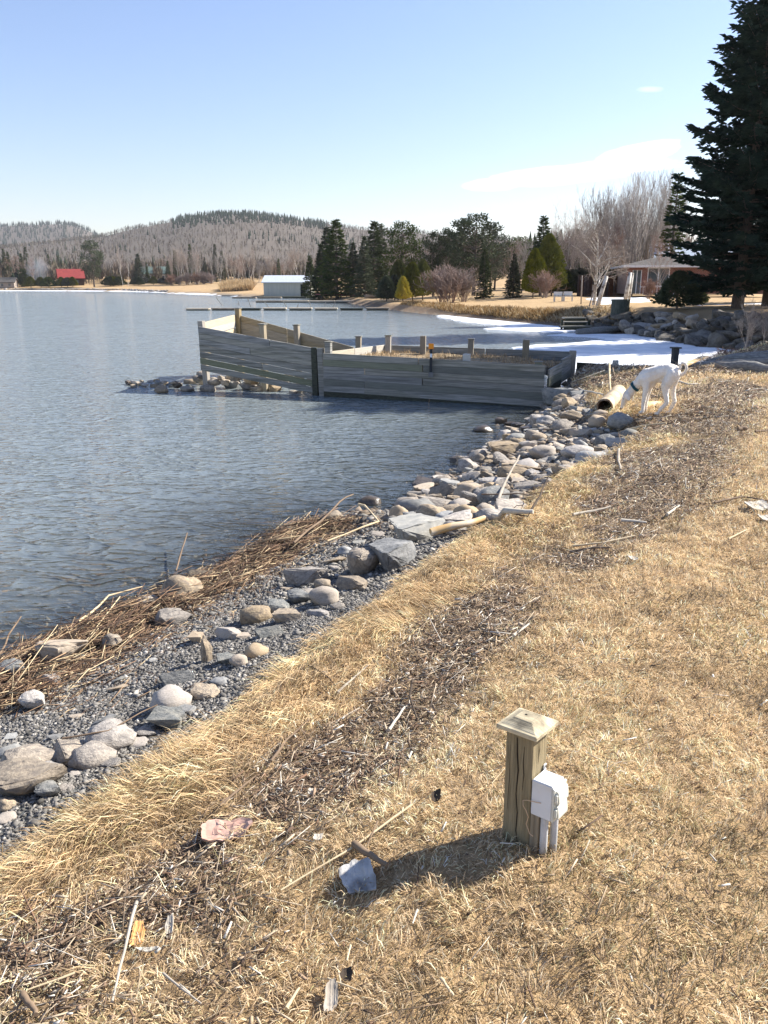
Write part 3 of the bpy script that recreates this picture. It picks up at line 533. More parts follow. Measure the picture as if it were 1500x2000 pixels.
PR = [(354, 1162, 82, 48, 'round', 'tan', 'large rounded brown boulder among reed stalks at the waterline'), (399, 1129, 60, 20, 'slab', 'tan', 'flat tan rock half buried in reeds above the round brown boulder'),
 (291, 1183, 50, 26, 'round', 'tan', 'low flat grey-brown rock in the reeds left of the round brown boulder'), (339, 1210, 70, 28, 'angular', 'tan', 'wedge-shaped tan rock in the reeds just below the round brown boulder'),
 (126, 1276, 98, 56, 'angular', 'pale', 'largest pale angular boulder, sitting at the edge of the lake in the reeds', .45), (219, 1258, 36, 34, 'round', 'tan', 'small rounded rock right of the large pale boulder'),
 (30, 1315, 55, 42, 'angular', 'slate', 'dark angular rock at the waterline left of the large pale boulder'), (96, 1330, 42, 22, 'angular', 'tan', 'small tan rock in the reeds below the large pale boulder'),
 (70, 1376, 52, 34, 'angular', 'tan', 'pointed tan rock jutting up at the lower edge of the reeds'), (382, 1250, 36, 24, 'slab', 'pale', 'square flat pale rock on the gravel'), (443, 1243, 60, 18, 'angular', 'pale', 'low pale rock beside the square flat rock'),
 (405, 1285, 22, 44, 'angular', 'tan', 'narrow tan rock standing upright on the gravel'), (436, 1292, 42, 24, 'slab', 'slate', 'dark slanted rock leaning beside the upright narrow rock'), (468, 1293, 34, 28, 'round', 'pale', 'pale knobbly rock at the grass edge beside the dark slanted rock'),
 (352, 1328, 74, 30, 'slab', 'slate', 'flat diamond-shaped grey slab lying level in the gravel'), (227, 1330, 30, 18, 'slab', 'grey', None), (224, 1347, 46, 14, 'slab', 'pale', None), (333, 1374, 70, 52, 'round', 'pale', 'smooth pale oval boulder at the grass edge'),
 (402, 1355, 55, 24, 'angular', 'tan', 'low rough tan rock at the grass edge right of the smooth oval boulder'), (322, 1410, 85, 34, 'slab', 'slate', 'grey block slab with sharp edge under a bent twig'), (198, 1414, 52, 20, 'slab', 'grey', 'thin grey slab above the cracked round boulder'),
 (214, 1447, 88, 54, 'round', 'tan', 'big rounded tan boulder in the row along the grass edge'), (180, 1482, 78, 44, 'round', 'tan', 'tan boulder in front of the big rounded one under the bent twig'), (128, 1475, 86, 46, 'angular', 'tan', 'tan wedge boulder in the middle of the lower-left row'),
 (60, 1492, 112, 60, 'angular', 'tan', 'broad tan boulder behind the long block at the left'), (64, 1527, 134, 62, 'angular', 'tan', 'long tan block-like boulder lying aslant in the lower-left row', .5), (22, 1472, 50, 22, 'round', 'grey', 'small smooth grey stone behind the broad tan boulder'),
 (98, 1547, 50, 32, 'angular', 'slate', 'dark cracked rock under the end of the long tan block'), (12, 1574, 36, 26, 'round', 'tan', 'small tan stone at the lower-left end of the row'), (12, 1598, 36, 22, 'round', 'pale', None), (160, 1452, 40, 26, 'angular', 'tan', None), (95, 1500, 44, 30, 'angular', 'tan', None), (215, 1490, 40, 26, 'angular', 'tan', None), (40, 1548, 40, 22, 'angular', 'slate', None), (255, 1430, 34, 22, 'angular', 'grey', None), (290, 1430, 40, 20, 'angular', 'tan', None), (365, 1385, 36, 22, 'angular', 'grey', None), (430, 1330, 34, 18, 'round', 'grey', None), (130, 1540, 30, 16, 'angular', 'tan', None), (300, 1290, 22, 12, 'angular', 'grey', None), (150, 1400, 26, 10, 'slab', 'pale', None), (110, 1440, 30, 12, 'slab', 'grey', None), (20, 1440, 30, 14, 'slab', 'grey', None), (560, 1150, 26, 14, 'angular', 'tan', None), (700, 1060, 24, 12, 'angular', 'grey', None), (740, 1045, 30, 16, 'angular', 'tan', None), (660, 1185, 26, 16, 'round', 'tan', None), (273, 1450, 38, 20, 'angular', 'pale', None), (147, 1512, 20, 12, 'angular', 'pale', None),
 (500, 1207, 58, 44, 'round', 'tan', 'round tan-grey boulder standing alone in the middle of the gravel'), (545, 1188, 42, 36, 'angular', 'slate', 'dark angular block right of the lone round boulder'), (588, 1172, 50, 28, 'angular', 'slate', 'broken dark grey shards between two pale rocks'),
 (603, 1160, 42, 20, 'round', 'tan', None), (636, 1171, 56, 34, 'round', 'pale', 'pale rounded rock right of the broken shards'), (630, 1143, 30, 22, 'round', 'tan', 'small tan stone above the pale rounded rock'), (684, 1145, 68, 30, 'angular', 'tan', 'blocky tan rock with shaded left side below the leaning slab'),
 (713, 1108, 62, 62, 'angular', 'tan', 'large tan rock leaning against the dark grey slab', .6), (766, 1094, 96, 62, 'slab', 'slate', 'long dark grey slab propped over a black gap at the grass edge', .7), (812, 1046, 120, 34, 'slab', 'grey', 'long light grey slab behind the dark slab', .45),
 (530, 1238, 62, 24, 'slab', 'slate', 'thin slate wedge below the lone round boulder', .4), (560, 1209, 60, 18, 'slab', 'tan', 'flat brownish slab below the dark angular block'), (620, 1200, 46, 14, 'angular', 'tan', None), (500, 1277, 42, 26, 'round', 'pale', 'pale rounded stone at the grass edge'), (476, 1243, 30, 12, 'slab', 'pale', None),
 (599, 1134, 84, 14, 'slab', 'tan', 'long flat tan slab at the lower edge of the reeds'), (674, 1080, 28, 16, 'round', 'grey', 'small smooth grey stone near the end of the reed mat'), (647, 1098, 50, 14, 'slab', 'tan', None), (653, 1111, 26, 8, 'slab', 'pale', None), (648, 1015, 46, 22, 'round', 'tan', 'brown stone at the far tip of the reed mat'),
 (779, 1008, 36, 32, 'round', 'pale', 'round whitish boulder at the water beyond the reed mat'), (725, 984, 42, 20, 'round', 'wet', 'single brown stone poking out of the water'), (826, 1020, 22, 16, 'round', 'tan', None), (901, 990, 46, 20, 'round', 'pale', 'oval whitish stone left of the big dark cobble'), (910, 1008, 50, 26, 'round', 'pale', 'larger whitish cobble in front of the oval one'),
 (947, 999, 34, 26, 'round', 'pale', 'egg-shaped pale cobble at the grass edge beside the big dark cobble'), (964, 976, 58, 42, 'round', 'slate', 'big smooth dark grey cobble at the grass edge'), (855, 1023, 40, 16, 'round', 'pale', None), (873, 1008, 40, 20, 'round', 'grey', None), (772, 1033, 26, 14, 'angular', 'tan', None), (803, 1031, 32, 22, 'angular', 'tan', None),
 (1181, 866, 36, 28, 'round', 'slate', 'smooth dark oval cobble at the grass edge below the dog'), (1133, 875, 28, 22, 'round', 'grey', 'grey-green cobble between white cobbles'), (1117, 882, 32, 24, 'round', 'pale', 'bright whitish cobble beside the grey-green cobble'), (1132, 891, 62, 16, 'round', 'tan', 'long narrow pinkish stone in front of the bright whitish cobble'),
 (1063, 888, 50, 22, 'round', 'pale', 'broad white boulder in the middle of the stone bank'), (1210, 819, 44, 26, 'round', 'grey', 'oval grey cobble under the muzzle of the dog'), (1174, 815, 30, 22, 'round', 'pale', 'white cobble just below the hollow log'), (1166, 828, 36, 24, 'round', 'pale', 'white cobble left of the oval grey one'),
 (1168, 845, 20, 10, 'round', 'pale', None), (937, 900, 28, 20, 'round', 'tan', 'brown stone standing in the shallows just off the stone bank'), (964, 897, 30, 20, 'angular', 'tan', None), (985, 884, 70, 20, 'slab', 'tan', 'flat shelving slab at the lake end of the stone bank'), (979, 827, 24, 14, 'angular', 'wet', 'wet triangular stone in the shallows near the timber wall'),
 (943, 843, 36, 14, 'round', 'wet', 'low wet stone in the shallows left of the triangular one'), (1030, 840, 26, 12, 'angular', 'wet', 'wet stone in the shallows close to the stone bank'), (900, 942, 14, 6, 'round', 'wet', None), (1094, 782, 66, 30, 'slab', 'slate', 'grey squared block at the right end of the timber wall', 0.)]
for a in PR:
    prock(*a[:7], yaw=a[7] if len(a) > 7 else None)
BIGR = [p for p in PLACED if p[2] > .075]
# reed stalks washed up along the waterline
RB = [P(u, v, -.68) for u, v in ((-80, 1400), (60, 1330), (170, 1260), (300, 1190), (400, 1160), (480, 1110), (570, 1060), (650, 1030))]
cum = [0]
for k in range(len(RB)-1): cum.append(cum[-1]+math.dist(RB[k], RB[k+1]))
def reeds(n, wid, Lm, Wm, z0, z1, off=0.):
    s = rg.uniform(0, cum[-1], n); x = np.interp(s, cum, [p[0] for p in RB]); y = np.interp(s, cum, [p[1] for p in RB])
    tx = np.interp(s+.2, cum, [p[0] for p in RB])-np.interp(s-.2, cum, [p[0] for p in RB]); ty = np.interp(s+.2, cum, [p[1] for p in RB])-np.interp(s-.2, cum, [p[1] for p in RB]); a0 = np.arctan2(ty, tx)
    o = rg.normal(off, wid, n)*(.6+.8*vnoise(s, 0*s, 1.3, 3)); x = x-np.sin(a0)*o; y = y+np.cos(a0)*o
    th = a0+rg.normal(0, .6, n)+np.where(rg.random(n) < .12, rg.uniform(-1.5, 1.5, n), 0)+(rg.random(n) < .5)*math.pi; el = rg.normal(0, .09, n)
    L = Lm*rg.lognormal(0, .5, n); L = np.minimum(L, Lm*2.6); D = np.stack([np.cos(th)*np.cos(el), np.sin(th)*np.cos(el), np.sin(el)], 1)
    z = np.maximum(ground(x, y), WATER-.01)+rg.uniform(z0, z1, n)*np.exp(-(o/wid)**2*.4)
    for (qx, qy, qr) in BIGR: 
        dd = np.hypot(x-qx, y-qy); keep_ = dd > qr*.95; x, y, z, th, el, L, D = x[keep_], y[keep_], z[keep_], th[keep_], el[keep_], L[keep_], D[keep_]; 
    n = len(x)
    pal = np.array([[.10, .06, .04], [.20, .12, .07], [.30, .20, .12], [.46, .34, .20], [.62, .50, .31], [.05, .035, .025]]); C = pal[rg.choice(6, n, p=[.24, .22, .18, .12, .08, .16])]*rg.uniform(.8, 1.2, n)[:, None]
    return prisms(np.stack([x-D[:, 0]*L/2, y-D[:, 1]*L/2, z], 1), D, L, Wm*rg.uniform(.6, 1.4, n), C, .5, .6)
V, F, C = merge([reeds(17000, .22, .075, .0060, 0, .05), reeds(4200, .25, .19, .0062, .01, .09), reeds(420, .22, .42, .0075, .03, .12), reeds(5200, .34, .06, .0055, 0, .02, -.42)])
me = mesh_np('reed_debris', V, F, M_reed, C); tag(link('reed_debris', me), 'matted brown reed stalks washed up along the waterline', 'reeds', kind='stuff')
# the stone bank proper: stones packed between the water and the grass
def pack(n, test, rad, tries=9000, box=(0, 5, 5, 17)):
    out = []
    for _ in range(tries):
        x, y = rnd.uniform(box[0], box[1]), rnd.uniform(box[2], box[3])
        r = rad(x, y)
        if any((x-p[0])**2+((y-p[1])*.8)**2 < (.62*(r+p[2]))**2 for p in PLACED+out): continue
        if test(x, y): out.append((x, y, r))
        if len(out) >= n: break
    return out
def in_bank(x, y):
    X, Y = np.array([x]), np.array([y]); du = float(sdist(X, Y, UPLAND)[0]); dl = -float(sdist(X, Y, LAKE)[0]); return du < .03 and dl > -.22 and y < 16.2 and (y > 6.9 or x > .55) and (dl > -.1 or rnd.random() < .12)
for x, y, r in pack(255, in_bank, lambda x, y: rnd.choice((.065, .09, .11, .14, .08, .17)), box=(.2, 3.9, 6.0, 16)):
    z = max(gz(x, y), WATER-.04); k = rnd.random(); dl = -float(sdist(np.array([x]), np.array([y]), LAKE)[0])
    kind = 'round' if k < .22 else 'slab' if k < .45 else 'angular'; mt = 'wet' if dl < -.05 else rnd.choice(('tan', 'tan', 'tan', 'pale', 'tan', 'tan', 'grey'))
    rock(x, y, z+r*.2, r*rnd.uniform(.95, 1.35), r*rnd.uniform(.7, 1.05), r*(rnd.uniform(.35, .5) if kind == 'slab' else rnd.uniform(.5, .75)), kind, mt, 'one of the stones packed between water and grass near the dog', 'stones packed along the bank near the dog', None, (rnd.uniform(-.3, .3), rnd.uniform(-.3, .3)), 'stone')
print('bank', NOK)
# stone spit under the lifted end of the crib
for i in range(95):
    s = rnd.random(); x = -6.2+5.2*s+rnd.gauss(0, .1); y = 19.6-1.3*s+rnd.gauss(0, .38)*(1.1-.3*s); r = rnd.uniform(.07, .16)*(1 if x > -5 else .6)
    rock(x, y, WATER-.02+max(0, .42-.6*abs(y-19.6+1.3*s))*(1 if x > -4.9 else .2)*rnd.random()**.5+rnd.uniform(-.02, .06), r*1.2, r, r*.7, rnd.choice(('round', 'angular', 'angular')), rnd.choice(('tan', 'tan', 'pale', 'tan', 'slate', 'wet')), 'one of the stones heaped in the water under the lifted end of the timber crib', 'stones heaped under the timber crib', None, (rnd.uniform(-.4, .4), 0), 'heap_stone')
# riprap of the far bank
def in_rip(x, y):
    dl = -float(sdist(np.array([x]), np.array([y]), LAKE)[0]); return .05 < dl < (2.7 if y < 36 else 1.9) and y > 21+.58*x+.8 and y < 47 and x > 8
for x, y, r in pack(185, in_rip, lambda x, y: rnd.uniform(.2, .46)*(1.15 if y < 34 else 1), box=(9, 24, 28.4, 47)):
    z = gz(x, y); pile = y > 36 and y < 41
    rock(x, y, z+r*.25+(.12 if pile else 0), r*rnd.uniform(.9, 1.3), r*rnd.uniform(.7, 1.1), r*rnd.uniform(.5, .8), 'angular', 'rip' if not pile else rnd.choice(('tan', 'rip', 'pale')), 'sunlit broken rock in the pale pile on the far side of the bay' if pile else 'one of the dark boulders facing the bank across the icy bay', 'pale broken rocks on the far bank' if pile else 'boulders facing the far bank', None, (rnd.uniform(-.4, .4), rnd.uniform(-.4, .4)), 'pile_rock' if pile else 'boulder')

# stones lying under the shallow water
for i in range(44):
    u_, v_ = rnd.choice(((rnd.uniform(0, 300), None), (rnd.uniform(200, 700), None), (rnd.uniform(700, 1050), None))); v_ = float(np.interp(u_, [0, 170, 330, 440, 560, 650, 760, 850, 930, 1000, 1070], [1290, 1215, 1140, 1110, 1025, 1004, 1000, 950, 890, 850, 805]))-abs(rnd.gauss(0, 34))-8
    x, y = P(u_, v_, WATER-.1); r = rnd.uniform(.05, .15); g = gz(x, y); rock(x, y, g+r*.15, r*1.3, r, r*.5, rnd.choice(('round', 'angular')), rnd.choice(('tan', 'tan', 'wet', 'grey')), 'one of the stones lying under the clear shallow water', 'stones under the shallow water', None, (0, 0), 'sunken_stone')
def pix(x, y, z): d = depth(x, y, z); return 750+FPX*x/d, 1000-FPX*(y*SP+(z-EYE)*CP)/d
ORD = ['nearest', 'second nearest', 'third nearest', 'fourth nearest', 'fifth nearest', 'sixth nearest', 'seventh nearest', 'eighth nearest', 'ninth nearest', 'tenth nearest', 'eleventh nearest', 'twelfth nearest', 'thirteenth nearest', 'fourteenth nearest', 'fifteenth nearest', 'sixteenth nearest', 'seventeenth nearest', 'eighteenth nearest']
def relabel(grp, noun, marks):
    cells = {}
    for o, kind, mt, rr in ROCKS:
        if o.get('group') != grp: continue
        u, v = pix(*o.location); n_, (mu, mv) = min(marks.items(), key=lambda q: (q[1][0]-u)**2+(1.6*(q[1][1]-v))**2); du, dv = u-mu, (v-mv)*1.6
        side = ('right of' if du > 0 else 'left of') if abs(du) > abs(dv) else ('below' if dv > 0 else 'above'); cells.setdefault((n_, side), []).append((du*du+dv*dv, o, kind, mt))
    for (n_, side), L in cells.items():
        L.sort(key=lambda q: q[0])
        for i, (_, o, kind, mt) in enumerate(L):
            c = {'tan': 'tan', 'grey': 'grey', 'pale': 'pale', 'slate': 'dark grey', 'wet': 'dark wet', 'rip': 'dark'}[mt]; sh_ = {'round': 'rounded', 'slab': 'flat', 'angular': 'angular'}[kind]
            o['label'] = f"{c} {sh_} {noun}, {ORD[i]} {side} the {n_}" if i < 18 else f"{c} {sh_} {noun} farther {side} the {n_}"
relabel('stones packed along the bank near the dog', 'stone', {'big dark cobble at the grass': (964, 976), 'broad white boulder': (1063, 888), 'bright whitish cobble': (1117, 882), 'dark oval cobble at the grass': (1181, 866), 'hollow log': (1185, 800), 'brown stone in the shallows': (937, 900), 'flat shelving slab': (985, 884), 'large whitish cobble': (910, 1008), 'wet triangular stone': (979, 827), 'grey squared block': (1094, 782), 'leaning grey stick': (1000, 945), 'white cobble by the log': (1166, 828), 'oval grey cobble under the dog': (1210, 819), 'wet stone in the shallows': (1030, 840), 'end of the timber wall': (1070, 805)})
relabel('loose rocks on the gravel beach', 'rock', {'lone round boulder': (500, 1207), 'pale oval boulder': (333, 1374), 'upright narrow rock': (405, 1285), 'big rounded tan boulder': (214, 1447), 'long tan block': (64, 1527), 'pale rounded rock': (636, 1171), 'long dark slab': (766, 1094), 'big dark cobble': (964, 976), 'broad white boulder': (1063, 888)})
relabel('boulders facing the far bank', 'boulder', {'concrete ring': (1210, 610), 'timber steps': (1120, 632), 'great spruce trunk': (1440, 600), 'low dark evergreen': (1322, 600), 'upper drift log': (1440, 702)})
relabel('pale broken rocks on the far bank', 'rock', {'concrete ring': (1210, 610), 'low dark evergreen': (1322, 600), 'middle of the pale pile': (1275, 640)})
relabel('stones heaped under the timber crib', 'stone', {'left leg of the tilted crib': (402, 745), 'middle leg of the tilted crib': (515, 760), 'lake end of the heap': (310, 742), 'dark double post': (632, 770)})
relabel('stones under the shallow water', 'sunken stone', {'large pale boulder': (126, 1276), 'round brown boulder': (354, 1162), 'tip of the reed mat': (648, 1014), 'brown stone in the water': (725, 984), 'flat shelving slab': (985, 884)})

# ------------------------------------------------------------------ power post in the lawn
px_, py_ = P(1020, 1634, 0); pz = gz(px_, py_); zt = .375-pz
t = empty('power_post', (px_, py_, pz-.01), R(-39.5), 'short weathered wooden post with a square cap and a white outlet box', 'post'); t.rotation_euler = (R(-2), R(-1.5), R(-39.5))
b = MB().box((0, 0, zt/2-.03), (.088, .088, zt+.06)); po = b.build('post', M_post, t, bevel=.003)
b = MB()                                          # drying cracks on the shaded face
pts = [(-.007, -.0452, .36), (-.004, -.0452, .31), (.001, -.0452, .26), (-.003, -.0452, .18), (.004, -.0452, .12), (.002, -.0452, .06), (.009, -.0452, .02)]
b.tube(pts, [.0012, .0019, .0021, .0012, .0016, .0012, .0006], 5); b.tube([(.018, -.0452, .34), (.016, -.0452, .29), (.02, -.0452, .25), (.017, -.0452, .2)], [.0004, .0011, .0010, .0004], 5)
b.tube([(-.028, -.0452, .33), (-.027, -.0452, .22), (-.03, -.0452, .12)], [.0003, .0008, .0003], 4); b.tube([(.0452, -.01, .36), (.0452, -.006, .32), (.0452, -.009, .28)], [.0003, .0009, .0003], 4)
b.build('crack', M_crack, po)
cp = MB(); a0, a1 = .066, .034
for zz, q in ((zt, .066), (zt+.013, .066), (zt+.015, .058), (zt+.031, .031), (zt+.033, .029)): cp.v += [(-q, -q, zz), (q, -q, zz), (q, q, zz), (-q, q, zz)]
for k in range(4):
    for j in range(4): n_ = (j+1) % 4; cp.f.append((k*4+j, k*4+n_, (k+1)*4+n_, (k+1)*4+j)); cp.mi.append(0)
cp.f += [(3, 2, 1, 0), (16, 17, 18, 19)]; cp.mi += [0, 0]
cpo = cp.build('cap', M_cap_old, t, bevel=.0015)
MB().tube([(-.008, .004, zt+.032), (-.008, .004, zt+.0342)], .0035, 10).build('screw_hole', M_crack, cpo)
bx0 = .046; bx = t
bo = MB().box((bx0+.034, -.010, .192), (.066, .072, .112)).build('outlet_box', M_pvc, t, bevel=.003)
MB().box((bx0+.002, .028, .252), (.004, .014, .024)).build('mounting_ear', M_pvc, bo, bevel=.001); MB().tube([(bx0+.003, .028, .257), (bx0+.008, .028, .257)], .004, 8).build('mounting_screw', M_steel, bo)
MB().box((bx0+.0705, -.010, .190), (.007, .076, .106)).build('cover_plate', M_pvc_cream, bo, bevel=.002)
for zc in (.214, .168):                            # two rounded flip lids
    mb = MB(); n = 10; prof = []
    for k in range(n+1): a = math.pi*k/n; prof.append((bx0+.073+.013*math.sin(a)**.16*(.7+.5*k/n), zc+.021*math.cos(a)))
    v = [(x_, -.010-.029, z_) for x_, z_ in prof]+[(x_, -.010+.029, z_) for x_, z_ in prof]; m_ = n+1
    mb.add(v, [(k, k+1, m_+k+1, m_+k) for k in range(n)]+[tuple(range(m_)), tuple(range(2*m_-1, m_-1, -1)), (0, m_, 2*m_-1, n)]); lid = mb.build('outlet_lid', M_pvc_cream, bo, bevel=.001)
    MB().box((bx0+.079, -.043, zc), (.008, .006, .024)).build('hinge', M_pvc_cream, lid, bevel=.001)
for yy in (-.034, .000):
    c_ = MB().tube([(bx0+.042+(yy > -.01)*.014, yy, -.06), (bx0+.042+(yy > -.01)*.014, yy, .137)], .0115, 14).build('conduit', M_pipe, t, smooth=False); c_.data.shade_smooth(); c_.data.set_sharp_from_angle(angle=R(50))
MB().beam((bx0+.012, -.030, -.05), (bx0+.013, -.030, .135), .028, .022, up=(0, 1, 0)).build('stake', M_postwood, t, bevel=.002)
MB().tube([(bx0+.035, -.048, .186), (bx0+.02, -.052, .185), (bx0-.005, -.058, .184), (bx0-.016, -.062, .181), (bx0-.010, -.07, .17), (bx0-.002, -.066, .155), (bx0+.004, -.062, .135), (bx0-.002, -.062, .11), (bx0+.012, -.064, .085), (bx0+.022, -.062, .08)], .0011, 5).build('wire', mat('bare_wire', (.62, .42, .26), rough=.4), t)

# ------------------------------------------------------------------ timber cribs
def lerp(a, b, s): return tuple(a[k]*(1-s)+b[k]*s for k in range(len(a)))
PL = {}
def plank(parent, a, b, h, th, m, out, gapw=.002):
    """one board from a to b (its top edge), standing on edge"""
    a, b = Vector(a), Vector(b); d = b-a; L = d.length
    o = MB(); up = Vector((0, 0, -1)); X = d/L; nrm = Vector(out).normalized()
    jit = lambda s: rnd.uniform(-s, s)
    c = [a, b, b+up*(h-gapw+jit(.002)), a+up*(h-gapw+jit(.002))]; vs = [p+nrm*jit(.002) for p in c]; vs += [p+nrm*(th+jit(.004)) for p in c]
    o.add([tuple(p-a) for p in vs], [(0, 1, 2, 3), (7, 6, 5, 4), (0, 4, 5, 1), (1, 5, 6, 2), (2, 6, 7, 3), (3, 7, 4, 0)])
    ob = o.build('plank', m, parent, bevel=.004, loc=a)
    return ob
def wall(parent, a, b, n, h, out, splits=(), mats=None, gaps=None, th=.038, step=None):
    """n boards hanging down from the top line a-b"""
    for k in range(n):
        cuts = [0.]+[s for q, s in splits if q is None or q == k]+[1.]
        for i in range(len(cuts)-1):
            p, q = lerp(a, b, cuts[i]+(.002 if i else 0)), lerp(a, b, cuts[i+1]-(.002 if i < len(cuts)-2 else 0)); dz = -k*h-(gaps[k] if gaps else 0)
            if step and not step(k, i): continue
            plank(parent, (p[0], p[1], p[2]+dz), (q[0], q[1], q[2]+dz), h, th, (mats[k] if mats else rnd.choice((M_timber, M_timber, M_timber_green))), out)
def upright(parent, x, y, z0, z1, w=.14, cap=True, m=None, lean=(0, 0), rz=.1):
    o = MB().box((0, 0, (z1-z0)/2), (w, w, z1-z0)).build('post', m or M_postwood, parent, bevel=.006, loc=(x, y, z0)); o.rotation_euler = (lean[0], lean[1], rz)
    if cap: MB().box((0, 0, z1-z0+.012), (w+.035, w+.035, .022)).build('post_cap', M_timber, o, bevel=.004)
    return o
A, B = (-1.30, 17.4, .19), (3.19, 15.87, .075)
Bk, Ak = (4.40, 18.75, .11), (.02, 20.2, .16)
crib = empty('timber_crib', (1.6, 18, WATER), 0, 'long low weathered timber crib filled with earth, right of the tilted one', 'retaining wall')
crib_t = empty('timber_crib', (-2.8, 19.6, WATER), 0, 'grey timber crib heaved up at its lake end over a heap of stones', 'retaining wall')
def par(root): root_inv = root.location.copy(); return root_inv
class Sub:                                          # children are written in world coordinates, parented with an inverse offset
    pass
def shift(root):
    for c in root.children: c.location = Vector(c.location)-root.location
nrmF = Vector((A[1]-B[1], -(A[0]-B[0]), 0)); nrmF = Vector((B[1]-A[1], -(B[0]-A[0]), 0)).normalized()
W_ = [M_timber, M_timber_green, M_timber, M_timber, M_timber_green, M_timber, M_timber_wet]
wall(crib, A, B, 7, .137, nrmF, splits=((0, .45), (1, .47), (2, .2), (3, .47), (4, .2), (5, .46), (5, .2), (6, .5), (None, .999)), mats=W_)
inn = Vector((0, 0, 0))-nrmF
wall(crib, Ak, Bk, 4, .14, nrmF, splits=((None, .55),), mats=[M_timber, M_timber, M_timber_green, M_timber])
wall(crib, (A[0]+.05, A[1]+.2, A[2]+.0), (Ak[0], Ak[1], Ak[2]), 4, .16, (-.9, .4, 0), splits=((None, .45),), mats=[M_timber_tan_lit]*4)
wall(crib, (3.25, 15.98, -.02), (3.75, 17.15, .0), 3, .17, (.92, -.39, 0), mats=[M_timber, M_timber_green, M_timber_wet]); wall(crib, (3.78, 17.3, .06), (4.33, 18.6, .08), 3, .17, (.92, -.39, 0), mats=[M_timber, M_timber, M_timber_green])
for u, zt_, yy in ((695, .36, None), (751, .40, None), (825, .42, None), (920, .36, None), (1027, .38, None), (1115, .16, None)):
    s = (u-745)/(1120-745); x, y, _ = lerp(Ak, Bk, s); 
    if u < 745: x, y = P(u, 675, .14); x += .05
    else: x, y = x*.985, y*.985
    upright(crib, x, y-.09, -.75, zt_, .155 if u > 1000 else .13, cap=u < 800 or u == 920, rz=-.2, lean=(rnd.uniform(-.02, .02), rnd.uniform(-.02, .02)), m=M_postwood)
upright(crib, A[0]+.10, A[1]+.12, -.75, .40, .13, True, M_timber, rz=-.3); upright(crib, B[0]-.12, B[1]+.14, -.75, .12, .13, True, M_timber_green, rz=-.3)
xx, yy, _ = lerp(A, B, .655); upright(crib, xx+.05, yy+.13, -.5, .24, .14, False, mat('whitewashed_wood', (.42, .41, .37), (.5, .49, .45)), rz=-.3)
shift(crib)
FL, FR = (-4.24, 18.72, .68), (-1.47, 17.62, .27); BL, BR = (-3.97, 22.1, .83), (-.75, 20.25, .10)
nT = Vector((FR[1]-FL[1], -(FR[0]-FL[0]), 0)).normalized()
gp = [0, 0, 0, .002, .011, .022, .034]
wall(crib_t, FL, FR, 7, .137, nT, splits=((0, .62), (2, .45), (4, .55)), mats=[M_timber, M_timber, M_timber, M_timber, M_timber, M_timber_green, M_timber], gaps=gp)
wall(crib_t, BL, BR, 5, .165, (-.3, -1, 0), splits=((None, .45),), mats=[M_timber_brown_shade]*5)
wall(crib_t, (FL[0], FL[1]+.1, FL[2]+.06), BL, 4, .165, (-1, 0, 0), mats=[M_timber_tan_lit]*4, gaps=[0, .0, .02, .10])
for x, y, z0, z1, cp_, m_ in ((FL[0]+.09, FL[1]+.1, -1., .80, 0, M_postwood), (BL[0]+.08, BL[1]-.12, -1., .98, 1, M_postwood), (-2.72, 18.32, -1.1, .74, 1, M_postwood), (-2.2, 20.95, -.9, .60, 1, M_postwood), (FR[0]-.02, FR[1]+.0, -.85, .29, 0, M_timber_wet), (FR[0]+.13, FR[1]-.06, -.85, .28, 0, M_timber)):
    upright(crib_t, x, y, z0, z1, .13, bool(cp_), m_, rz=-.35, lean=(rnd.uniform(-.02, .02), rnd.uniform(-.03, .01)))
shift(crib_t)
# earth fill with dead stalks
fill = [A[:2], B[:2], Bk[:2], Ak[:2]]; fill = [(A[0]+.12, A[1]+.1), (B[0]-.05, B[1]+.08), (4.25, 18.6), (.05, 20.05)]
ax = np.arange(-1.6, 4.8, .1); ay = np.arange(15.7, 20.6, .1); X, Y = np.meshgrid(ax, ay); F = gridfaces(len(ax), len(ay)); ins = inside(X, Y, fill).ravel()
Z = -.10+.17*fbm(X, Y, .9, 3)+.05*(fbm(X, Y, 6, 3)-.5)-.1*ss(X, 2.2, 4.2)
M_soil = mat('crib_earth', (.10, .075, .045), (.30, .22, .13), 14, .95, .8, bdist=.04, c3=(.38, .29, .17), s3=1.5)
tag(link('crib_earth', mesh_np('crib_earth', np.stack([X.ravel(), Y.ravel(), Z.ravel()], 1), F[ins[F].all(1)], M_soil, None, True)), kind='structure')
n = 9000; x, y = scatter(n, -1.5, 4.6, 15.8, 20.4); k = inside(x, y, fill) & (rg.random(n) < .25+.75*(vnoise(x, y, 1.2, 4) > .45)); x, y = x[k], y[k]; n = len(x)
th = rg.uniform(0, 6.28, n); el = rg.uniform(.1, 1.3, n); D = np.stack([np.cos(th)*np.cos(el), np.sin(th)*np.cos(el), np.sin(el)], 1)
V, F = quadfan(np.stack([x, y, -.10+.17*fbm(x, y, .9, 3)-.1*ss(x, 2.2, 4.2)], 1), D, rg.uniform(.05, .16, n), rg.uniform(.006, .012, n), .6)
C = np.array([.42, .30, .17])[None]*rg.uniform(.4, 1.3, n)[:, None]; me = mesh_np('crib_grass', V, F, M_blade, np.repeat(C, 5, 0)); tag(link('crib_grass', me), 'tawny dead grass growing on the earth inside the timber crib', 'grass', kind='stuff')
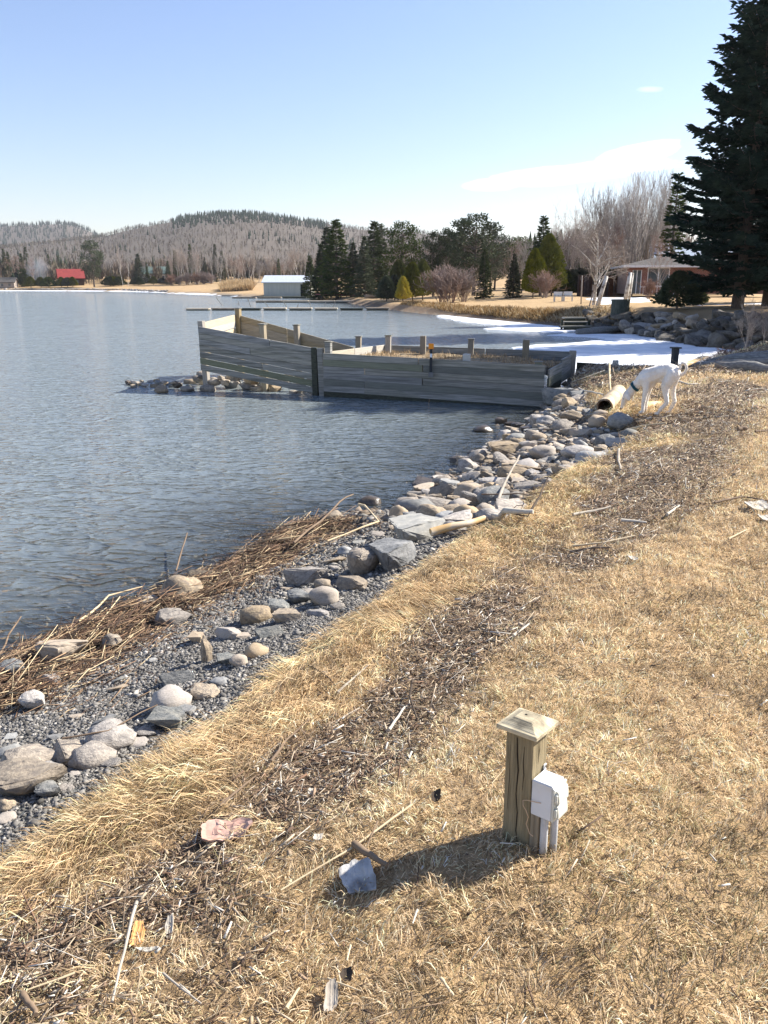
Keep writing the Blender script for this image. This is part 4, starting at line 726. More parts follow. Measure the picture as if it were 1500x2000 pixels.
# low edging wall behind the dog
edg = empty('timber_edging', (5, 18.2, -.6), 0, 'low dark timber edging between the earth mound and the icy bay, right of the crib', 'retaining wall')
wall(edg, (4.45, 18.62, -.12), (6.35, 17.9, -.18), 3, .14, (-.3, -.9, 0), splits=((0, .5), (1, .6)), mats=[M_timber_wet, M_timber_green, M_timber_wet])
xx, yy = P(1222, 712, -.05); upright(edg, xx, 18.1, -.6, -.03, .13, False, mat('pale_block', (.38, .37, .34), (.46, .45, .41)), rz=-.3)
shift(edg)
ps = empty('mooring_post', (6.42, 17.85, -.5), .2, 'dark capped post standing behind the tail of the dog', 'post')
MB().box((0, 0, .37), (.12, .12, .76)).build('shaft', mat('dark_paint', (.03, .035, .04), rough=.6), ps, bevel=.004); MB().box((0, 0, .765), (.19, .19, .03)).build('cap', M_timber_wet, ps, bevel=.006)
mk = empty('marker_stake', (.0, 0, 0), 0, 'dark marker stake with an orange top fixed to the timber wall', 'marker')
xx, yy = (.96, 16.52); mk.location = (xx, yy, -.12)
MB().box((0, 0, .21), (.055, .03, .50)).build('stake', mat('black_stake', (.02, .025, .03), rough=.5), mk, bevel=.003)
MB().box((0, -.002, .515), (.105, .05, .11)).build('orange_head', mat('orange_reflector', (.85, .24, .02), (.9, .34, .03), 30, .5), mk, bevel=.006); MB().box((0, -.0165, .33), (.045, .003, .075)).build('white_label', M_white, mk); MB().box((0, -.02, -.06), (.10, .02, .10)).build('bracket', M_stone_grey, mk, bevel=.004)
#@@PART4
# ------------------------------------------------------------------ the dog
def ell(bm, c, r, rot=None):
    m_ = Matrix.Translation(Vector(c)) @ (rot.to_matrix().to_4x4() if rot else Matrix()) @ Matrix.Diagonal((*r, 1)); bmesh.ops.create_icosphere(bm, subdivisions=3, radius=1, matrix=m_)
def cap_(bm, a, b, ra, rb):
    a, b = Vector(a), Vector(b); n = max(3, int((b-a).length/.012)+1)
    for k in range(n+1): s = k/n; bmesh.ops.create_icosphere(bm, subdivisions=2, radius=ra*(1-s)+rb*s, matrix=Matrix.Translation(a.lerp(b, s)))
def chain(bm, pts):
    for k in range(len(pts)-1): cap_(bm, pts[k][0], pts[k+1][0], pts[k][1], pts[k+1][1])
dx_, dy_, dz_ = G(1282, 809); dog = empty('dog', (dx_, dy_, dz_), math.atan2(.5, -.86), 'white dog with a blue collar sniffing the ground at the top of the stone bank', 'dog'); dog.scale = (.96, 1.22, 1.10)
bm = bmesh.new()
chain(bm, [((-.19, 0, .535), .084), ((-.12, 0, .550), .090), ((-.03, 0, .530), .100), ((.06, 0, .492), .112), ((.14, 0, .462), .120), ((.20, 0, .445), .108)])      # back to chest
ell(bm, (.14, 0, .43), (.12, .085, .115)); ell(bm, (-.19, 0, .50), (.085, .082, .10)); ell(bm, (.0, 0, .475), (.13, .075, .085)); ell(bm, (.19, 0, .515), (.07, .05, .05))
chain(bm, [((.18, 0, .47), .100), ((.26, 0, .40), .082), ((.33, 0, .33), .066), ((.385, 0, .265), .060)])                      # neck
chain(bm, [((.395, 0, .245), .064), ((.43, 0, .215), .068), ((.455, 0, .175), .054), ((.475, 0, .13), .039), ((.490, 0, .085), .029), ((.497, 0, .060), .026)])  # skull and muzzle
for s in (1, -1):
    chain(bm, [((.185, s*.065, .43), .070), ((.150, s*.078, .33), .048), ((.170, s*.074, .22), .034), ((.180, s*.07, .12), .028), ((.178, s*.07, .05), .025)])
    ell(bm, (.192, s*.066, .022), (.036, .024, .020))
    for q in (-1, 0, 1): ell(bm, (.222, s*.066+q*.012, .015), (.013, .0085, .012))
    kx, px2 = (-.085, -.035) if s > 0 else (-.14, -.15)
    chain(bm, [((-.185, s*.055, .50), .088), ((kx-.02, s*.08, .375), .064), ((kx-.035, s*.08, .27), .042), ((kx-.065+(.0 if s > 0 else -.01), s*.075, .165), .030), ((px2-.02, s*.072, .06), .026)])
    ell(bm, (px2+.005, s*.072, .022), (.038, .024, .020))
    for q in (-1, 0, 1): ell(bm, (px2+.036, s*.072+q*.012, .015), (.013, .0085, .012))
# tail curled up into a ring
chain(bm, [((-.245, 0, .52), .030), ((-.285, .0, .505), .024), ((-.33, .0, .53), .021), ((-.352, .0, .585), .020), ((-.332, .0, .64), .019), ((-.288, .005, .652), .018), ((-.262, .01, .618), .016), ((-.272, .012, .585), .012)])
me = bpy.data.meshes.new('body'); bm.to_mesh(me); bm.free(); me.materials.append(M_dog); body = link('body', me, dog)
md = body.modifiers.new('skin', 'REMESH'); md.mode = 'VOXEL'; md.voxel_size = .0075; md.use_smooth_shade = True
sm = body.modifiers.new('soft', 'SMOOTH'); sm.factor = .5; sm.iterations = 5; tx = bpy.data.textures.new('coat', 'CLOUDS'); tx.noise_scale = .018; dm = body.modifiers.new('coat', 'DISPLACE'); dm.texture = tx; dm.strength = .009; dm.mid_level = .5
for s in (1, -1):                                   # hanging ears, eyes
    bm = bmesh.new(); ell(bm, (.405, s*.068, .205), (.032, .013, .056), Euler((s*.12, .55, 0))); me = bpy.data.meshes.new('ear'); bm.to_mesh(me); bm.free(); me.shade_smooth(); me.materials.append(M_dog); link('ear', me, dog)
    bm = bmesh.new(); ell(bm, (.468, s*.042, .172), (.010, .007, .0085)); me = bpy.data.meshes.new('eye'); bm.to_mesh(me); bm.free(); me.shade_smooth(); me.materials.append(M_dog_dark); link('eye', me, dog)
bm = bmesh.new(); ell(bm, (.506, 0, .042), (.017, .017, .014)); me = bpy.data.meshes.new('nose'); bm.to_mesh(me); bm.free(); me.shade_smooth(); me.materials.append(M_dog_dark); link('nose', me, dog)
cb = MB(); ax_ = Vector((.06, 0, -.065)).normalized(); c0 = Vector((.335, 0, .330)); u_ = Vector((0, 1, 0)); w_ = ax_.cross(u_); n = 28; v = []
for q, r_ in ((-.018, .076), (.018, .076), (.018, .066), (-.018, .066)):
    for k in range(n): a = 2*math.pi*k/n; v.append(c0+ax_*q+(u_*math.cos(a)+w_*math.sin(a))*r_)
f = [(j*n+k, j*n+(k+1) % n, ((j+1) % 4)*n+(k+1) % n, ((j+1) % 4)*n+k) for j in range(4) for k in range(n)]
cb.add(v, f).build('collar', M_collar, dog, smooth=True)

# ------------------------------------------------------------------ logs, sticks and bark lying about
M_st = {'grey': mat('grey_stick', (.26, .22, .17), (.42, .37, .30), 6, .85, .5, stretch=(1, 1, 1), bdist=.003), 'tan': mat('tan_stick', (.45, .34, .2), (.62, .50, .32), 6, .8, .3, bdist=.003), 'brown': mat('brown_stick', (.13, .09, .06), (.24, .17, .11), 8, .9, .6, bdist=.003),
        'orange': mat('orange_stick', (.52, .33, .14), (.64, .45, .22), 6, .7, .2, bdist=.002, c3=(.7, .62, .5), s3=5), 'white': mat('white_stick', (.42, .37, .29), (.56, .51, .42), 8, .85, .3, bdist=.003), 'dark': mat('dark_stick', (.04, .03, .022), (.09, .065, .045), 8, .95, .4, bdist=.003), 'log': mat('driftwood', (.13, .125, .115), (.27, .26, .235), 4, .9, .6, stretch=(3, 3, 12), bdist=.01)}
def stick(pix, wpx, mt, label, name='stick', cat='stick', lift=.3, n=7, kink=.12, taper=.6, sides=7, zoff=None):
    pts = []
    for k, q in enumerate(pix):
        x, y, z = G(q[0], q[1]); pts.append(Vector((x, y, z)))
    d = depth(*pts[0]); r = wpx*d/FPX/2
    out = []
    for k in range(len(pts)-1):
        m_ = max(2, n//(len(pts)-1))
        for j in range(m_+(k == len(pts)-2)): out.append(pts[k].lerp(pts[k+1], j/m_))
    L = sum((out[k+1]-out[k]).length for k in range(len(out)-1)); zs = max(p.z for p in (out[0], out[-1]))
    up = []
    for k, p in enumerate(out):
        s = k/(len(out)-1); g = gz(p.x, p.y); q = Vector((p.x+rnd.uniform(-1, 1)*kink*r*2, p.y+rnd.uniform(-1, 1)*kink*r*2, 0))
        q.z = max(g, WATER+.01)+r*.6+.024+.012*lift+(zoff(s) if zoff else 0)+rnd.uniform(-1, 1)*kink*r*.6; up.append(q)
    if not zoff:                                    # stiff: straighten the height along the stick
        z0 = [q.z for q in up]; m_ = len(up)
        for k in range(m_): up[k].z = z0[k]*.35+(z0[0]+(z0[-1]-z0[0])*k/(m_-1))*.65+r*.2
    rs = [r*(1-(1-taper)*k/(len(up)-1))*rnd.uniform(.88, 1.12) for k in range(len(up))]
    o0 = up[0].copy(); b = MB().tube([p-o0 for p in up], rs, sides); ob = b.build(name, M_st[mt], None, loc=o0); ob.data.shade_smooth(); ob.data.set_sharp_from_angle(angle=R(55))
    return tag(ob, label, cat, None)
ST = [([(268, 1780), (244, 1880), (221, 1976)], 7, 'grey', 'long straight grey stick lying beside an orange bark chip'), ([(150, 1918), (57, 1952)], 5, 'tan', 'pale tan stick slanting at the lower left of the litter'),
      ([(805, 1587), (690, 1670), (550, 1756)], 5, 'tan', 'long thin straw-coloured stalk running past the thick broken stick'), ([(690, 1668), (722, 1690), (758, 1712)], 15, 'brown', 'short thick broken stick at the tip of the post shadow'),
      ([(738, 1620), (716, 1670)], 4, 'brown', 'thin red-brown twig crossing the long stalk'), ([(48, 1962), (74, 2004)], 15, 'brown', 'stubby brown stick at the bottom left corner'),
      ([(1112, 1088), (1150, 1080), (1196, 1080)], 6, 'brown', 'brown stick at the lower edge of the litter patch'), ([(1118, 1076), (1180, 1068), (1240, 1056)], 5, 'tan', 'long tan stick above the brown one in the litter patch'),
      ([(1118, 1014), (1160, 1008), (1192, 998)], 6, 'white', 'bleached curved stick at the left edge of the upper litter patch'), ([(1212, 1026), (1262, 1030)], 7, 'white', 'bleached splintered piece in the middle of the litter patch'), ([(1302, 1014), (1326, 996)], 6, 'white', 'short bleached stick at the right edge of the litter patch'),
      ([(1208, 885), (1207, 908), (1212, 925)], 6, 'grey', 'bent grey stick at the upper left of the litter patch'), ([(1422, 1062), (1457, 1044)], 4, 'tan', 'thin pale twig alone on the lawn at the right'), ([(1002, 1254), (1034, 1230)], 6, 'white', 'short pale stick alone on the lawn below the litter patch'),
      ([(806, 1340), (800, 1372), (814, 1418)], 5, 'dark', 'dark crooked twig standing out in the litter'), ([(1222, 834), (1262, 832), (1300, 833)], 6, 'tan', 'straight tan stick just below the feet of the dog'), ([(1326, 750), (1344, 756), (1362, 755)], 5, 'white', 'pale stick lying behind the dog'),
      ([(1440, 848), (1458, 846)], 12, 'brown', 'short sawn branch stub on the lawn at the right'), ([(1474, 850), (1504, 847)], 5, 'brown', 'thin brown twig at the right edge beyond the branch stub'), ([(1250, 936), (1304, 934)], 3, 'brown', 'thin twig at the far side of the litter patch'),
      ([(1395, 990), (1450, 980), (1502, 988)], 5, 'brown', 'brown twig at the right edge near bleached bark'), ([(320, 1920), (395, 1980)], 5, 'grey', 'grey twig near the bottom edge right of the long stick'), ([(530, 1500), (560, 1460), (604, 1420)], 6, 'brown', 'brown twig slanting up through the litter'), ([(660, 1365), (720, 1310)], 5, 'grey', 'grey twig slanting at the edge of the litter'),
      ([(430, 1590), (500, 1530)], 6, 'brown', 'dark brown stick in the thick of the litter'), ([(600, 1310), (640, 1330), (655, 1350)], 3, 'dark', 'thin dark twig curving in the long grass'), ([(860, 1930), (886, 1965)], 7, 'tan', 'forked pale root in the lawn below the post shadow'),
      ([(815, 1795), (806, 1822)], 5, 'white', 'short upright pale straw below the post shadow'), ([(685, 1865), (678, 1895)], 5, 'tan', 'curved pale straw in the lower middle of the lawn'), ([(640, 1930), (705, 1955)], 4, 'tan', 'thin tan stalk above the curled bark at the bottom'), ([(560, 1990), (585, 1950)], 8, 'tan', 'pale stick cut off by the bottom edge'),
      ([(960, 1545), (985, 1515)], 2, 'tan', 'fine straw leaning near the foot of the post'), ([(120, 1860), (190, 1820)], 6, 'brown', 'brown stick among chips at the lower left'), ([(760, 1440), (790, 1395)], 7, 'white', 'bleached splinter in the litter right of the dark twig')]
for a in ST: stick(*a[:3], a[3])
# the fallen pole on the bank, made of a peeled stem with a dark twiggy tip
pole = empty('fallen_pole', G(960, 1038), 0, 'long peeled orange and white pole lying across the grass edge, dark twigs at its tip', 'branch')
def sub_stick(pix, wpx, mt, nm, zo):
    o = stick(pix, wpx, mt, None, name=nm, cat=None, zoff=zo, kink=.2)
    for k in ('label', 'category'):
        if k in o: del o[k]
    o.parent = pole; o.location = Vector(o.location)-pole.location
sub_stick([(838, 1062), (905, 1046), (968, 1026)], 17, 'orange', 'peeled_stem', lambda s: .045); sub_stick([(960, 1029), (1000, 1022), (1042, 1022)], 13, 'white', 'bark_stem', lambda s: .05)
sub_stick([(1034, 1022), (1052, 1004), (1066, 985)], 5, 'dark', 'twig', lambda s: .05+.14*s); sub_stick([(1000, 1020), (1030, 1030), (1045, 1010)], 3, 'dark', 'twig', lambda s: .04+.03*s); sub_stick([(940, 1035), (985, 1012), (1020, 1008)], 2.5, 'brown', 'twig', lambda s: .03+.03*s)
stick([(972, 996), (992, 962), (1012, 934)], 7, 'grey', 'grey stick leaning against the big dark cobble', zoff=lambda s: .06+.16*s)
stick([(940, 992), (1010, 984), (1070, 978)], 3, 'brown', 'long thin brown twig reaching from the dark cobble over the grass', zoff=lambda s: .10-.06*s)
stick([(126, 1478), (215, 1462), (310, 1410)], 4, 'brown', 'long bent brown twig arching over the big rounded boulder', zoff=lambda s: .06)
stick([(-5, 1302), (22, 1275), (47, 1246)], 5, 'brown', 'brown stalk sticking up over the water at the left edge', zoff=lambda s: .03+.06*s)
stick([(1188, 736), (1190, 756), (1192, 778)], 4, 'tan', 'thin pale stalk standing upright on the earth mound', zoff=lambda s: .22-.22*s)
stick([(1130, 768), (1178, 782)], 4, 'white', 'bleached twig beside the hollow log', zoff=lambda s: .05)
stick([(1068, 742), (1086, 735)], 5, 'tan', 'bleached stick on the mound at the corner of the crib', zoff=lambda s: .05)
stick([(575, 1090), (650, 1030), (690, 1000)], 5, 'brown', 'long red-brown stem leaning out of the reed mat', zoff=lambda s: .10+.07*s)
stick([(700, 1002), (740, 1040), (640, 1080)], 4, 'tan', 'thin tan stem curving at the end of the reed mat', zoff=lambda s: .07)
stick([(155, 1232), (215, 1190), (280, 1165)], 5, 'tan', 'yellowish stem along the water at the left of the reed mat', zoff=lambda s: .04)
stick([(345, 1135), (368, 1080)], 4, 'brown', 'thin stalk standing at the waterline above the brown boulder', zoff=lambda s: .02+.10*s)
# hollow log by the dog
x, y, z = G(1180, 808); hl = empty('hollow_log', (x, y, z+.10), 0, 'pale hollow log with a dark open end, lying before the nose of the dog', 'log')
_q = G(1216, 772); e2 = Vector((_q[0]-x, _q[1]-y, _q[2]-z+.03)); e2 = e2*min(1, 1.15/e2.length); b = MB(); N = 18; rings = []
U = e2.normalized(); A_ = U.cross(Vector((0, 0, 1))).normalized(); B_ = A_.cross(U)
for s in (0, .12, .3, .5, .7, .85, 1): rings.append((e2*s, .118-.012*s))
v = []
for i, (c, r_) in enumerate(rings):
    for k in range(N): a = 2*math.pi*k/N; q = r_*(1+.09*(float(vnoise(math.cos(a)*2+5, math.sin(a)*2+i*.35))-.5)); v.append(c+(A_*math.cos(a)+B_*math.sin(a))*q-U*(.02*math.sin(3*a) if i == 0 else 0))
f = [(i*N+k, i*N+(k+1) % N, (i+1)*N+(k+1) % N, (i+1)*N+k) for i in range(len(rings)-1) for k in range(N)]
b.add(v, f+[tuple((len(rings)-1)*N+k for k in range(N))]); b.build('bark', mat('peeled_log', (.50, .40, .26), (.64, .53, .37), 5, .85, .5, stretch=(6, 1.5, 6), c3=(.30, .23, .15), s3=5, bdist=.01), hl, smooth=True)
vi = [c+(A_*math.cos(2*math.pi*k/N)+B_*math.sin(2*math.pi*k/N))*.096 for c in (U*-.012, e2*.6) for k in range(N)]
MB().add(vi, [(k, (k+1) % N, N+(k+1) % N, N+k) for k in range(N)]+[tuple(N+k for k in range(N))]).build('rotten_core', mat('rotten_wood', (.06, .03, .02), (.16, .085, .05), 20, .95, .5), hl, smooth=True)
vr = [c for k in range(N) for c in (v[k], vi[k])]
MB().add(vr, [(2*k, 2*((k+1) % N), 2*((k+1) % N)+1, 2*k+1) for k in range(N)]).build('end_rim', M_st['brown'], hl)
x, y, z = G(1236, 806); o = MB().tube([(0, 0, .05), (.28, .22, .06), (.55, .5, .05)], [.06, .07, .05], 10).build('split_log', M_st['orange'], None, smooth=True, loc=(x, y, z)); tag(o, 'split yellow log lying between the hollow log and the dog', 'log')
# grey drift logs piled at the right
for i, (a, b_, w, lb) in enumerate((((1398, 728), (1520, 738), .11, 'lowest grey drift log at the right edge, with a pale tip'), ((1330, 716), (1510, 722), .10, 'long dark drift log running behind the tail of the dog'), ((1405, 712), (1530, 712), .12, 'thick grey drift log in the middle of the pile'), ((1380, 704), (1520, 702), .10, 'uppermost grey drift log beside the ice'), ((1460, 722), (1540, 716), .09, 'short drift log lying across the others'))):
    p = Vector((*P(*a, -.05), 0)); q = Vector((*P(*b_, -.05), 0)); p.z = gz(p.x, p.y)+.08; q.z = gz(q.x, q.y)+.10
    pts = [p.lerp(q, s)+Vector((rnd.uniform(-.04, .04), rnd.uniform(-.04, .04), rnd.uniform(-.02, .02))) for s in (0, .2, .4, .6, .8, 1)]
    tag(MB().tube([c-p for c in pts], [w*k for k in (.6, .85, 1, 1, .95, .9)], 10).build('drift_log', M_st['log'], None, smooth=True, loc=p), lb, 'log')
p = Vector((*P(1335, 726, .0), 0)); p.z = gz(p.x, p.y)+.12; q = Vector((*P(1375, 718, 0), 0)); q.z = gz(q.x, q.y)+.22
tag(MB().beam((0, 0, 0), q-p, .13, .03).build('pale_board', M_st['orange'], None, loc=p, bevel=.003), 'pale yellow board lying behind the dog', 'board')
# bark plates
def bark_piece(name, u, v, w, h, m, label, seed, curl=.2, cracks=3, yaw=0., tilt=.1):
    x, y, z = G(u, v); d = depth(x, y, z); sx_ = w*d/FPX/2; e = math.asin((EYE-z)/math.sqrt(x*x+y*y+(EYE-z)**2)); sy_ = min(h*d/FPX/2/math.sin(e), sx_*1.1 if w > h else 9)
    r = random.Random(seed); N = 30; nl = 7; V = [(0, 0, 0)]; edge_ = [float(vnoise(math.cos(6.283*q/30)*1.7+seed*2, math.sin(6.283*q/30)*1.7))+r.uniform(-.15, .15) for q in range(30)]
    for l in range(1, nl+1):
        for k in range(N):
            a = 2*math.pi*k/N; sq = 1/max(abs(math.cos(a)), abs(math.sin(a)))**.55; rr = l/nl*sq*(1+(edge_[k]-.5)*.5*(l/nl)**2); px__, py__ = rr*math.cos(a)*sx_, rr*math.sin(a)*sy_
            V.append((px__, py__, curl*sx_*(px__/sx_)**2+.16*sx_*(float(vnoise(px__/sx_*1.5+seed, py__/sx_*2.5))-.5)+(.05*sx_ if math.sin(px__/sx_*9+seed) > .6 else 0)))
    F = [(0, 1+k, 1+(k+1) % N) for k in range(N)]+[(1+l*N+k, 1+l*N+(k+1) % N, 1+(l+1)*N+(k+1) % N, 1+(l+1)*N+k)[::-1] for l in range(nl-1) for k in range(N)]
    b = MB().add(V, F); th = max(.004, sx_*.13); nV = len(V); b.add([(p[0], p[1], p[2]-th) for p in V], [q[::-1] for q in F]); o0 = 1+(nl-1)*N
    b.f += [(o0+k, o0+(k+1) % N, nV+o0+(k+1) % N, nV+o0+k) for k in range(N)]; b.mi += [0]*N
    ob = b.build(name, m, None, loc=(x, y, z+th+.02)); ob.rotation_euler = (tilt, -tilt*.5, yaw); tag(ob, label, 'bark'); return ob
bark_piece('bark_plate', 697, 1728, 62, 50, mat('grey_bark', (.36, .35, .33), (.58, .56, .52), 10, .9, 1., stretch=(1.5, .5, 1), c3=(.12, .11, .10), s3=14, bdist=.01), 'cracked pale grey bark plate at the tip of the post shadow', 3, .12, yaw=.2, tilt=.25)
bark_piece('bark_strip', 445, 1634, 88, 30, mat('pink_bark', (.42, .25, .19), (.56, .38, .30), 12, .8, .6, bdist=.004), 'pinkish curled bark strip on the litter', 5, .22, tilt=.18)
bark_piece('bark_chip', 271, 1836, 24, 30, mat('orange_bark', (.70, .34, .11), (.76, .44, .18), 20, .7, .3, bdist=.002), 'bright orange bark chip beside the long grey stick', 8, .15, tilt=.3)
bark_piece('bark_curl', 648, 1958, 26, 46, M_st['grey'], 'curled grey bark piece near the bottom edge', 9, .3, tilt=.2)
bark_piece('charred_chunk', 678, 1918, 22, 20, M_st['dark'], 'small charred chunk of wood in the lower lawn', 10, .4, tilt=.4)
bark_piece('dark_chunk', 852, 1566, 20, 16, M_st['dark'], 'small dark chip of wood left of the post', 14, .4, tilt=.5)
bark_piece('bark_flake', 1480, 996, 44, 16, M_st['white'], 'bleached bark flake at the right edge of the lawn', 11, .2)
bark_piece('bark_flake', 1496, 1018, 26, 14, M_st['white'], 'smaller bleached flake just below the other at the right edge', 12, .2)
bark_piece('bark_flake', 609, 1556, 16, 14, M_st['white'], 'small white flake in the middle of the litter band', 13, .2)
bark_piece('bark_flake', 622, 1648, 18, 10, M_st['white'], 'small white flake right of the pinkish bark strip', 15, .2)
bark_piece('bark_flake', 1236, 1097, 16, 12, M_st['white'], 'white flake at the bottom of the upper litter patch', 16, .2)
bark_piece('bark_flake', 328, 1500, 22, 12, M_st['white'], 'pale flake in the long grass at the left', 17, .2)
bark_piece('bark_flake', 290, 1868, 40, 7, M_st['white'], 'narrow white splinter below the orange bark chip', 18, .2)
bark_piece('bark_flake', 332, 1822, 14, 34, M_st['white'], 'pale splinter standing right of the orange bark chip', 19, .2, tilt=.5)
#@@PART5
# ------------------------------------------------------------------ trees
def tufts(P0, D, L, W):
    """two crossed diamonds per needle spray"""
    n = len(P0); r_ = rg.normal(0, 1, (n, 3)); s = np.cross(D, r_); s /= np.linalg.norm(s, axis=1)[:, None]+1e-9; s2 = np.cross(D, s); Vs = []
    L = L[:, None]; W = W[:, None]
    for q in (s, s2): Vs.append(np.stack([P0, P0+D*L*.45+q*W, P0+D*L, P0+D*L*.45-q*W], 1))
    V = np.concatenate(Vs, 0).reshape(-1, 3); b = (np.arange(2*n)*4)[:, None]; return V, b+np.array([0, 1, 2, 3])
def seg_prisms(A, B, ra, rb, n=3):
    A, B = np.asarray(A, float), np.asarray(B, float); D = B-A; D /= np.linalg.norm(D, axis=1)[:, None]+1e-9
    up = np.where(np.abs(D[:, 2:3]) > .9, np.array([[1., 0, 0]]), np.array([[0, 0, 1.]])); s = np.cross(D, up); s /= np.linalg.norm(s, axis=1)[:, None]+1e-9; u = np.cross(s, D); L = []
    for P_, r_ in ((A, ra), (B, rb)):
        for k in range(n): a = 2*math.pi*k/n; L.append(P_+(s*math.cos(a)+u*math.sin(a))*np.asarray(r_)[:, None])
    V = np.stack(L, 1).reshape(-1, 3); b = (np.arange(len(A))*2*n)[:, None]
    F = np.concatenate([b+np.array([k, (k+1) % n, n+(k+1) % n, n+k]) for k in range(n)], 0); return V, F
def cat_(L):
    Vs, Fs = [], []; b = 0
    for V, F in L: Vs.append(V); Fs.append(F+b); b += len(V)
    return np.concatenate(Vs), np.concatenate(Fs)
def conifer(h, r, base, sp, nb, tw, ts, seed, droop=-.12, curve=.22, power=.8, gap=.1, tufts_per=3, density=1., tipup=0.):
    g = np.random.default_rng(seed); TP, TD, TL, TW_ = [], [], [], []; SA, SB, SR = [], [], []
    tr_r = h*.014+.03
    z = base
    while z < h-.15:
        f = (h-z)/(h-base); prof = r*(f**power)*(1-.25*max(0, (f-.88)/.12)); az0 = g.uniform(0, 6.28)
        for k in range(nb):
            if g.random() < gap: continue
            a = az0+k*6.283/nb+g.normal(0, .2); Lb = max(.10, prof*g.uniform(.72, 1.12)); zz = z+g.uniform(-.5, .5)*sp; dr = droop*(.4+.9*f)+g.normal(0, .05); up0 = .75*(1-f)**2
            m_ = max(2, int(Lb/tw*density)); t_ = (np.arange(m_)+g.random(m_))/m_*.86+.14
            px = np.cos(a)*Lb*t_; py = np.sin(a)*Lb*t_; pz = zz+Lb*((dr+up0)*t_+(curve+tipup*t_)*t_*t_)
            SA.append((0, 0, zz)); SB.append((np.cos(a)*Lb*.55, np.sin(a)*Lb*.55, zz+Lb*((dr+up0)*.55+curve*.3))); SR.append(.012*Lb+.01)
            SA.append(SB[-1]); SB.append((np.cos(a)*Lb, np.sin(a)*Lb, zz+Lb*(dr+up0+curve+tipup))); SR.append(.006*Lb+.005)
            for sgn in (-1, 1):
                tl = (Lb*.34*(1.08-t_)+ts*min(.9, .25+2.2*f))*g.uniform(.7, 1.2, m_); aa = a+sgn*g.uniform(.6, 1.1, m_)
                for q in range(tufts_per):
                    s = q/tufts_per; TP.append(np.stack([px+np.cos(aa)*tl*s, py+np.sin(aa)*tl*s, pz-tl*s*.12], 1)); el = g.normal(-.05, .25, m_)
                    ab = aa+g.normal(0, .25, m_); TD.append(np.stack([np.cos(ab)*np.cos(el), np.sin(ab)*np.cos(el), np.sin(el)], 1)); fs = min(1., .42+1.5*f); TL.append(fs*ts*g.uniform(.8, 1.5, m_)); TW_.append(fs*ts*g.uniform(.16, .30, m_))
            TP.append(np.array([[px[-1], py[-1], pz[-1]]])); TD.append(np.array([[np.cos(a), np.sin(a), .3]])); TL.append(np.array([ts*1.6])); TW_.append(np.array([ts*.25]))
        z += sp*(.45+.55*f**.5)*g.uniform(.85, 1.15)
    m_ = 10; TP.append(np.stack([np.zeros(m_), np.zeros(m_), np.linspace(h-1., h-.1, m_)], 1)); a = g.uniform(0, 6.28, m_); TD.append(np.stack([np.cos(a)*.5, np.sin(a)*.5, np.full(m_, .8)], 1)); TL.append(np.full(m_, ts*1.1)); TW_.append(np.full(m_, ts*.22))
    crown = tufts(np.concatenate(TP), np.concatenate(TD), np.concatenate(TL), np.concatenate(TW_))
    zs = np.linspace(-.3, h-.1, 9); tv = seg_prisms([(0, 0, a_) for a_ in zs[:-1]], [(0, 0, a_) for a_ in zs[1:]], [tr_r*(1-(a_/h)*.93)+(.05 if i == 0 else 0) for i, a_ in enumerate(zs[:-1])], [tr_r*(1-(a_/h)*.93) for a_ in zs[1:]], 8)
    br = seg_prisms(SA, SB, SR, [q*.6 for q in SR], 4); return cat_([tv, br]), crown
def pine(h, r, base, seed, nclump=70, ts=.4, flat=.8, per=34):
    g = np.random.default_rng(seed); SA, SB, RA, RB_ = [], [], [], []; TP, TD = [], []
    zc = (h+base)/2; hz = (h-base)/2
    for k in range(nclump):
        a = g.uniform(0, 6.28); q = g.uniform(-.92, 1); rr = r*math.sqrt(max(.02, 1-abs(q)**2.2))*g.uniform(.45, 1.02)*(1 if q > -.3 else .85); c = np.array([math.cos(a)*rr, math.sin(a)*rr, zc+hz*q])
        z0 = max(base*.7, c[2]-rr*g.uniform(.3, .8)); m1 = np.array([c[0]*.5, c[1]*.5, z0+(c[2]-z0)*.35]); R0 = .02+.012*rr
        SA += [(0, 0, z0), tuple(m1)]; SB += [tuple(m1), tuple(c)]; RA += [R0*1.3, R0]; RB_ += [R0, R0*.4]
        cr = r*.24*g.uniform(.7, 1.3); d = g.normal(0, 1, (per, 3)); d /= np.linalg.norm(d, axis=1)[:, None]; d[:, 2] = d[:, 2]*flat+.25
        TP.append(c+d*cr*g.uniform(.2, 1, per)[:, None]*np.array([1, 1, .7])); TD.append(d)
    TP = np.concatenate(TP); TD = np.concatenate(TD); TD /= np.linalg.norm(TD, axis=1)[:, None]; n = len(TP); crown = tufts(TP, TD, ts*rg.uniform(.6, 1.3, n), ts*rg.uniform(.18, .34, n))
    zs = np.linspace(-.3, h*.93, 8); lean = g.uniform(-.03, .03); R0 = h*.02+.05; tv = seg_prisms([(lean*a_, 0, a_) for a_ in zs[:-1]], [(lean*a_, 0, a_) for a_ in zs[1:]], [R0*(1-.85*a_/h) for a_ in zs[:-1]], [R0*(1-.85*a_/h) for a_ in zs[1:]], 8)
    return cat_([tv, seg_prisms(SA, SB, RA, RB_, 4)]), crown
